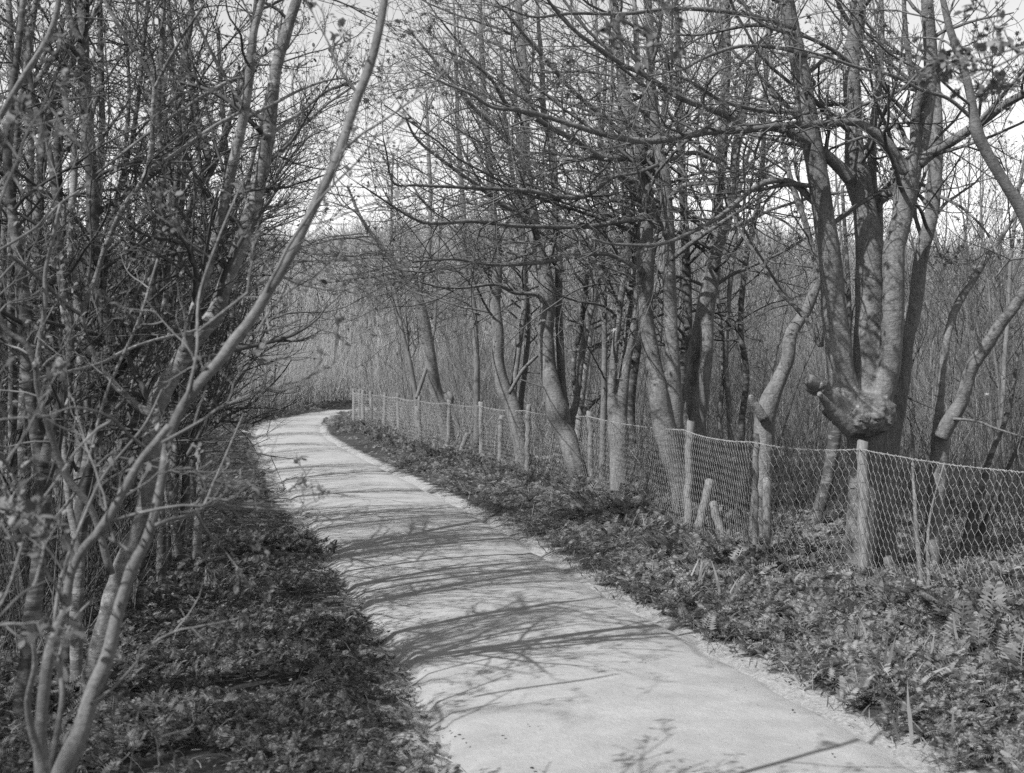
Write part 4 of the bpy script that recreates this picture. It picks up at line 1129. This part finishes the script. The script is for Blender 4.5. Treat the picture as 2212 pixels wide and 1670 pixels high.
# left thicket, in view
def okL(x, y):
    l, d = lr(x, y)
    return l and d > 0.55 + 0.03 * y and x > -0.62 * y - 1.5
pl = poisson(rngp, 90, (-19, -1.2), (6.5, 42), 0.8, okL)
for x, y in pl:
    i = int(rngp.choice(4, p=[.3, .3, .25, .15]))
    place('alder', i, x, y, rngp.uniform(0, 6.28), rngp.uniform(0.75, 1.1), "slim many-twigged alder in the tangled thicket left of the path", "tree", "alders crowded in the left thicket")
# trees to the left and behind the photographer, which throw their shadows over the path
def okS(x, y):
    l, d = lr(x, y)
    return d > 1.3 and (x < -0.50 * y - 2.0) and (x * x + y * y > 9)
SPECIAL = [(-4.1, 0.9), (-3.7, 2.0), (-2.6, -1.9), (-3.2, -0.6), (-2.0, -2.9), (-3.0, -3.6), (-0.6, -4.6), (-4.4, -1.6), (-5.2, 0.6), (-5.6, -1.4), (-4.6, -3.2)]
pl = poisson(rngp, 12, (-9.5, -2.0), (-6.5, 8), 1.5, okS) + SPECIAL
for x, y in pl:
    place('alder', int(rngp.choice(3)), x, y, rngp.uniform(0, 6.28), rngp.uniform(0.65, 0.95) if (x, y) not in SPECIAL else rngp.uniform(1.0, 1.15), "slim many-twigged alder in the tangled thicket left of the path", "tree", "alders crowded in the left thicket")

# right: young trees and coppice behind the fence
def okR(x, y):
    l, d = lr(x, y)
    return (not l) and d > 1.0 and x > fence_x(y) + 1.2 and x < 0.56 * y + 2 and (y > 13.5 or x > 7)
pr = poisson(rngp, 68, (-6, 22), (13, 42), 1.0, lambda x, y: okR(x, y))
for x, y in pr + [(7.6, 18.5), (8.9, 20.5), (9.4, 22.0), (8.2, 21.6), (10.6, 24.5), (11.2, 27.0), (9.6, 25.5), (12.2, 29.5), (7.0, 16.4), (10.2, 29)]:
    place('pole', int(rngp.choice(3)), x, y, rngp.uniform(0, 6.28), rngp.uniform(0.75, 1.1), "young bare tree among the others in the wood behind the fence", "tree", "young trees behind the fence")
pr = poisson(rngp, 90, (-7, 30), (15, 47), 0.9, lambda x, y: okR(x, y) and y > 15)
for x, y in pr:
    place('shrub', int(rngp.choice(3)), x, y, rngp.uniform(0, 6.28), rngp.uniform(0.7, 1.05), "bare coppice shrub with many thin stems behind the fence", "shrub", "coppice shrubs behind the fence")
def okB(x, y):
    l, d = lr(x, y)
    return l and d > 0.9 and x > -0.5 * y
pb = poisson(rngp, 60, (-24, 6), (36, 56), 1.0, okB)
for x, y in pb:
    place('shrub', int(rngp.choice(3)), x, y, rngp.uniform(0, 6.28), rngp.uniform(0.75, 1.0), "bare coppice shrub in the brushwood beyond the bend of the path", "shrub", "coppice shrubs beyond the bend")

# bare trees standing up out of the rise
n_r = 46
ar = rngp.uniform(-0.46, 0.46, n_r); rr_ = rngp.uniform(54, 92, n_r)
for a_, q_ in zip(ar, rr_):
    place('pole', int(rngp.choice(3)), q_ * math.sin(a_), q_ * math.cos(a_) + 2, rngp.uniform(0, 6.28), rngp.uniform(0.55, 0.95), "bare tree standing up out of the brushwood on the far rise", "tree", "bare trees on the far rise")

# ------------------------------------------------------------------ brushwood: uncountable thin stems
def brush(name, label, x, y, H, rng, k=4, r=0.004, n=5, twig=3, tilt=0.22, mat='far_twig'):
    N = len(x)
    z = hgt(x, y)
    P0 = np.repeat(np.stack([x, y, z], 1), k, 0)
    P0[:, :2] += rng.normal(0, 0.12, (N * k, 2))
    D = np.stack([rng.normal(0, tilt, N * k), rng.normal(0, tilt, N * k), np.ones(N * k)], 1)
    L = np.repeat(H, k) * rng.uniform(0.5, 1.1, N * k)
    dist = np.sqrt(P0[:, 0] ** 2 + P0[:, 1] ** 2)
    R0 = r * (0.6 + dist / 60) * rng.uniform(0.7, 1.3, N * k)
    P, R = grow(P0, D, L, R0, n, rng, 0.09, 0.02, 0.3)
    g = Geo(); g.tubes(P, R, 3)
    if twig:
        b = spawn(P, R, twig, rng, 0.25, 0.95, (0.3, 0.8), (0.2, 0.45), 0.8, 0.0, 0.4)
        p, rr = grow(*b, 3, rng, 0.1, 0.08, 0.4)
        g.tubes(p, rr, 3)
    o = g.build(name, M[mat])
    tag(o, label, "brushwood", kind='stuff')

rb = np.random.default_rng(91)
# hillside
n = 9000
a = rb.uniform(-0.52, 0.52, n); r = np.sqrt(rb.uniform(50 ** 2, 104 ** 2, n))
x, y = r * np.sin(a), r * np.cos(a) + 2
d = path_dist(x, y); keep = d > 1.5
brush("hillside_brushwood", "dense bare brushwood covering the rising ground behind everything", x[keep], y[keep], rb.uniform(1.4, 3.0, keep.sum()) * (1.15 + 0.6 * noise2(x[keep], y[keep], 0.12, 61)), rb, 4, 0.011, 4, 3, 0.2, 'hill_twig')
# reed-like stems beyond the bend
n = 3200
x = rb.uniform(-16, 4, n); y = rb.uniform(37, 52, n)
d = path_dist(x, y); l = left_of_path(x, y); keep = (d > 0.6) & l
brush("reedy_brushwood", "reed-like thicket of thin upright stems beyond the bend of the path", x[keep], y[keep], rb.uniform(1.6, 2.9, keep.sum()), rb, 5, 0.006, 5, 2, 0.12, 'hill_twig')
# undergrowth behind the fence
n = 900
y = rb.uniform(8.8, 15, n); x = rb.uniform(1.5, 8, n)
keep = (x > fence_x(y) + 0.5) & (x < 0.5 * y + 0.6) & (noise2(x, y, 0.7, 66) > -0.25)
brush("undergrowth", "dark tangled undergrowth close behind the near part of the netting", x[keep], y[keep], rb.uniform(0.4, 1.7, keep.sum()), rb, 3, 0.0055, 5, 4, 0.35, 'twig')
n = 5200
y = rb.uniform(13, 50, n) ; x = rb.uniform(-7, 30, n)
d = path_dist(x, y); l = left_of_path(x, y); keep = (d > 1.0) & (~l) & (x > fence_x(y) + 0.6) & (x < 0.52 * y + 2) & (y > 13 + 3 * rb.uniform(0, 1, n))
brush("undergrowth", "tangle of thin bare undergrowth stems in the wood behind the fence", x[keep], y[keep], rb.uniform(0.8, 3.4, keep.sum()), rb, 4, 0.0055, 5, 3, 0.28)
# undergrowth in the left thicket
n = 4200
y = rb.uniform(6.5, 44, n); x = rb.uniform(-24, -1, n)
d = path_dist(x, y); l = left_of_path(x, y); keep = (d > 1.25 + 0.03 * y) & l & (x > -0.52 * y - 1)
brush("undergrowth", "tangle of thin dark undergrowth stems filling the left thicket", x[keep], y[keep], rb.uniform(0.5, 2.6, keep.sum()), rb, 4, 0.0048, 5, 3, 0.35, 'twig')
n = 1900
y = rb.uniform(5.8, 15, n); x = rb.uniform(-9, -1, n)
d = path_dist(x, y); keep = (d > 1.35 + 0.03 * y) & left_of_path(x, y) & (x > -0.5 * y - 0.8) & (x < -0.27 * y + 0.4)
brush("undergrowth", "close tangle of thin crossing shoots between the nearer trunks on the left", x[keep], y[keep], rb.uniform(0.4, 2.4, keep.sum()), rb, 3, 0.006, 6, 4, 0.38, 'twig')

n = 2300
y = rb.uniform(8.5, 44, n); x = rb.uniform(-24, -1, n)
d = path_dist(x, y); l = left_of_path(x, y); keep = (d > 2.3 + 0.03 * y) & l & (x > -0.52 * y - 1)
brush("tall_brushwood", "fine tall bare shoots rising high through the left thicket", x[keep], y[keep], rb.uniform(3.0, 6.2, keep.sum()), rb, 3, 0.006, 9, 9, 0.12, 'twig')

# ------------------------------------------------------------------ ground cover
def frond(pairs=8, lobes=True):
    """feathery leaf along +x, unit length, arching down"""
    V, T = [], []
    def c(s): return np.array((s * (1 - 0.08 * s), 0, 0.42 * s - 0.5 * s * s))
    for i in range(pairs):
        s = 0.18 + 0.8 * i / (pairs - 1)
        L = 0.36 * (1 - (s - 0.18) / 0.95) ** 0.8 + 0.03
        for sg in (-1, 1):
            p = c(s); q = p + np.array((L * 0.45, sg * L, -0.10 * L)); w = 0.026 + 0.035 * L
            b = len(V)
            mid = (p + q) / 2
            V += [p, mid + np.array((w, -sg * 0.02, 0.02)), q, mid + np.array((-w, sg * 0.02, -0.02))]
            T += [(b, b + 1, b + 2), (b, b + 2, b + 3)] if sg > 0 else [(b, b + 2, b + 1), (b, b + 3, b + 2)]
            if lobes:
                for f in (0.35, 0.62):
                    pp = p * (1 - f) + q * f
                    for s2 in (-1, 1):
                        b = len(V); l2 = L * 0.32 * (1.1 - f)
                        V += [pp - np.array((0.014, 0, 0)), pp + np.array((0.014, 0, 0)), pp + np.array((s2 * l2, sg * l2 * 0.7, -0.02))]
                        T += [(b, b + 1, b + 2)]
    b = len(V)
    ss = np.linspace(0, 1, 5)
    for s in ss:
        p = c(s); V += [p + np.array((0, 0.012, 0)), p - np.array((0, 0.012, 0))]
    for i in range(4):
        k = b + 2 * i
        T += [(k, k + 1, k + 2), (k + 1, k + 3, k + 2)]
    return np.array(V, float), np.array(T)
FR_NEAR = frond(9, True); FR_FAR = frond(6, False)

def cover(name, label, x, y, rng, size, nf, tmpl, mat='fern', cat="ground cover", lift=0.35):
    g = Geo()
    z = hloc(x, y)
    s = rng.uniform(*size, len(x)) * (0.75 + 0.5 * noise2(x, y, 1.4, 41))
    for k in range(nf):
        h = rng.uniform(0, 2 * np.pi, len(x))
        tl = rng.normal(lift, 0.3, len(x))
        X = np.stack([np.cos(h) * np.cos(tl), np.sin(h) * np.cos(tl), np.sin(tl)], 1)
        up = np.array([[0, 0, 1.0]]) + rng.normal(0, 0.25, (len(x), 3))
        Yv = norm(np.cross(up, X)); Z = np.cross(X, Yv)
        pos = np.stack([x, y, z + 0.02 + rng.uniform(0, 0.5, len(x)) * s * 0.4], 1)
        g.stamp(tmpl[0], tmpl[1], pos, np.stack([X, Yv, Z], -1), (s * rng.uniform(0.6, 1.1, len(x)))[:, None])
    o = g.build(name, M[mat], smooth=False)
    return tag(o, label, cat, kind='stuff')

rc = np.random.default_rng(123)
def region(n, xr, yr, right=True, dmin=0.1, extra=None, clump=0.0):
    x = rc.uniform(*xr, n); y = rc.uniform(*yr, n)
    d = path_dist(x, y); l = left_of_path(x, y)
    edge = dmin + 0.12 * noise2(x, y, 1.8, 51) + 0.06 * noise2(x, y, 6, 52)
    k = (d > edge) & ((~l) if right else l) & (np.abs(x) < 0.52 * y + 1.2)
    # thinner near the very edge
    k &= rc.uniform(0, 1, n) < np.clip(0.25 + (d - edge) / 0.35, 0, 1)
    if clump: k &= noise2(x, y, 1.6, 53) + 0.5 * noise2(x, y, 4.2, 54) > -clump
    if extra is not None: k &= extra(x, y, d)
    return x[k], y[k]
x, y = region(15000, (0, 4.6), (3.6, 9), True, 0.10, clump=0.7)
cover("verge_plants", "feathery cow parsley leaves crowding the near right verge below the fence", x, y, rc, (0.05, 0.18), 4, FR_NEAR, lift=0.55)
x, y = region(20000, (-4, 7), (9, 20), True, 0.18, clump=0.8, extra=lambda x, y, d: (x < fence_x(y) + 3.2))
cover("verge_plants", "feathery leaves along the middle stretch of the right verge", x, y, rc, (0.10, 0.20), 4, FR_FAR)
x, y = region(9000, (-9, 16), (19, 46), True, 0.2, clump=0.9)
cover("verge_plants", "low plants along the far right verge and under the distant trees", x, y, rc, (0.14, 0.26), 3, FR_FAR)
x, y = region(23000, (-6, 0.2), (3.4, 11), False, 0.02, clump=0.5)
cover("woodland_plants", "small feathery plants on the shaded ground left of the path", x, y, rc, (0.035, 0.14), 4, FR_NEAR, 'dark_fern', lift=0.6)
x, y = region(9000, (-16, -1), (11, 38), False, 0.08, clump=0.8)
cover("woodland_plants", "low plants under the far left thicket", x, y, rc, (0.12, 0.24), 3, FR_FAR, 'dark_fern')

x = rc.uniform(-22, 4, 9000); y = rc.uniform(34, 52, 9000)
d = path_dist(x, y); k = (d > 0.1) & (d < 4)
cover("verge_plants", "pale low growth along the outside of the bend", x[k], y[k], rc, (0.15, 0.3), 3, FR_FAR)
y = rc.uniform(5.2, 32, 2600); x = fence_x(y) + rc.normal(0.05, 0.28, 2600)
cover("fence_foot_plants", "taller leafy growth crowding the foot of the fence", x, y, rc, (0.14, 0.34), 5, FR_NEAR, lift=0.8)
# small round leaves low on the verge edge, dead leaves and straw on the ground
def flat_leaves(name, label, x, y, rng, size, mat, tilt=0.4, cat="leaf litter", tmpl=OVA):
    g = Geo(); z = hloc(x, y)
    g.stamp(tmpl[0], tmpl[1], np.stack([x, y, z + rng.uniform(0.005, 0.05, len(x))], 1), rot_rand(rng, len(x), tilt), rng.uniform(*size, (len(x), 1)))
    return tag(g.build(name, M[mat], smooth=False), label, cat, kind='stuff')
x, y = region(26000, (-6, 1), (3.4, 12), False, -0.10)
flat_leaves("leaf_litter", "dead leaves scattered on the ground left of the path", x, y, rc, (0.008, 0.028), 'litter', 0.7)
x, y = region(14000, (-2, 6), (3.4, 14), True, -0.02)
flat_leaves("leaf_litter", "dead leaves and small sprouts on the ground of the right verge", x, y, rc, (0.01, 0.028), 'litter', 0.6)
x, y = region(9000, (-2, 6), (3.4, 14), True, 0.02)
flat_leaves("small_herbs", "low broad-leaved herbs along the edge of the right verge", x, y, rc, (0.01, 0.03), 'fern', 0.7, "ground cover")

x = rc.uniform(-6, 4, 60000); y = rc.uniform(3.8, 20, 60000)
d = path_dist(x, y)
k = (d < 0.02) & (rc.uniform(0, 1, len(d)) < 0.02 + 0.35 * np.exp(d / 0.10)) & (noise2(x, y, 2.2, 71) > -0.4)
g = Geo()
g.stamp(OVA[0], OVA[1], np.stack([x[k], y[k], 0.03 + 0.035 * np.clip(-d[k] / 0.9, 0, 1) + 0.004], 1), rot_rand(rc, k.sum(), 0.25), rc.uniform(0.006, 0.022, (k.sum(), 1)))
tag(g.build("path_debris", M['litter'], smooth=False), "crumbs of dead leaf and twig blown onto the path's edges", "debris", kind='stuff')

def blades(name, label, x, y, rng, H, w, mat, tilt=0.5, kind='stuff', cat="grass", parent=None, bend=0.3, n=5, build=True, z0=None):
    N = len(x)
    z = hloc(x, y) if z0 is None else z0
    P0 = np.stack([x, y, z], 1)
    D = np.stack([rng.normal(0, tilt, N), rng.normal(0, tilt, N), np.ones(N)], 1)
    P, R = grow(P0, D, H, np.full(N, 1.0), n, rng, 0.05, -bend, 1.0)
    wd = norm(np.cross(P[:, -1] - P[:, 0], rng.normal(0, 1, (N, 3))))
    t = np.linspace(0, 1, n)
    prof = np.maximum(np.sin(np.pi * (0.25 + 0.75 * t)), 0.02)
    A = P + wd[:, None] * (prof[None, :, None] * w[:, None, None])
    B = P - wd[:, None] * (prof[None, :, None] * w[:, None, None])
    V = np.stack([A, B], 2).reshape(-1, 3)
    i0 = np.arange(N * n * 2).reshape(N, n, 2)
    Q = np.stack([i0[:, :-1, 0], i0[:, :-1, 1], i0[:, 1:, 1], i0[:, 1:, 0]], -1).reshape(-1, 4)
    g = Geo(); g.add(V, Q)
    if not build: return g
    o = g.build(name, M[mat], parent)
    if not parent: tag(o, label, cat, kind=kind)
    return o
x, y = region(12000, (-6, 1), (3.4, 13), False, -0.12)
blades("straw", "dry straw and fallen grass lying on the left verge", x, y, rc, rc.uniform(0.06, 0.2, len(x)), rc.uniform(0.0012, 0.003, len(x)), 'straw', 3.0, bend=0.25)
x, y = region(5200, (-3, 6), (3.4, 15), True, 0.0)
blades("straw", "dry grass blades standing and lying among the plants of the right verge", x, y, rc, rc.uniform(0.07, 0.25, len(x)), rc.uniform(0.0015, 0.0035, len(x)), 'straw', 1.0, bend=0.15)
x, y = region(20000, (-1, 5), (3.4, 12), True, -0.10)
blades("grass", "short fine grass and sprouts between the plants of the near right verge", x, y, rc, rc.uniform(0.03, 0.13, len(x)), rc.uniform(0.0012, 0.004, len(x)), 'fern', 0.7, bend=0.15, n=4)
x, y = region(18000, (-6, 1), (3.4, 12), False, -0.14)
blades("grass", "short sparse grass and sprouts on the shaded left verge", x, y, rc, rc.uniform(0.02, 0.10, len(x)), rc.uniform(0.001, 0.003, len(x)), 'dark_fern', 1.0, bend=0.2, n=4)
x, y = region(6000, (3, 9), (8.6, 15), True, 0.5, extra=lambda x, y, d: x > fence_x(y) + 0.3)
blades("grass", "sunlit grass on the open ground behind the near part of the fence", x, y, rc, rc.uniform(0.08, 0.22, len(x)), rc.uniform(0.0015, 0.003, len(x)), 'blade', 0.5, bend=0.1)

# strap-leaved plants standing in the right verge
IRIS = [((1500, 1285), .26, 9, "clump of upright strap leaves at the verge edge below the short stakes"),
        ((1578, 1310), .30, 8, "tall clump of strap leaves left of the middle of the right verge"),
        ((1610, 1345), .15, 5, "low strap leaves bent over the sandy verge edge"),
        ((1685, 1335), .18, 4, "thin pair of strap leaves right of the tall clump"),
        ((1765, 1320), .18, 4, "curled pale strap leaves below the netting"),
        ((1822, 1330), .20, 5, "strap leaves in front of the near fence post"),
        ((1838, 1420), .26, 7, "broad strap leaves standing in the ferny plants below the near fence post"),
        ((1790, 1440), .18, 5, "narrow strap leaves left of the broad ones"),
        ((1745, 1440), .14, 4, "small tuft of strap leaves near the sand edge"),
        ((1905, 1500), .26, 5, "branching strap leaves at the near corner of the verge"),
        ((1965, 1530), .24, 6, "crossed strap leaves in the near right verge"),
        ((2012, 1480), .20, 4, "upright strap leaf tuft towards the right edge"),
        ((1945, 1600), .24, 4, "strap leaves arching low over the path edge"),
        ((2060, 1640), .22, 5, "strap leaves in the bottom right corner"),
        ((1395, 1240), .18, 5, "strap leaves where the verge narrows in the middle distance"),
        ((2095, 1420), .26, 5, "strap leaves against the netting at the right edge"),
        ((470, 1290), .24, 6, "grassy strap leaves by the slim pale tree on the left")]
for (px, py), H, n, lab in IRIS:
    gx_, gy_ = G(px, py)
    xx = rc.normal(0, 0.035, n); yy = rc.normal(0, 0.035, n)
    z0 = float(hloc(np.array([gx_]), np.array([gy_]))[0])
    g = blades("iris_plant", None, xx, yy, rc, rc.uniform(0.6, 1.15, n) * H, rc.uniform(0.006, 0.011, n), 'blade', 0.22, bend=0.10, n=7, build=False, z0=np.zeros(n))
    o = g.build("strap_leaf_plant", M['blade']); o.location = (gx_, gy_, z0)
    tag(o, lab, "plant", "strap-leaved plants in the verges")
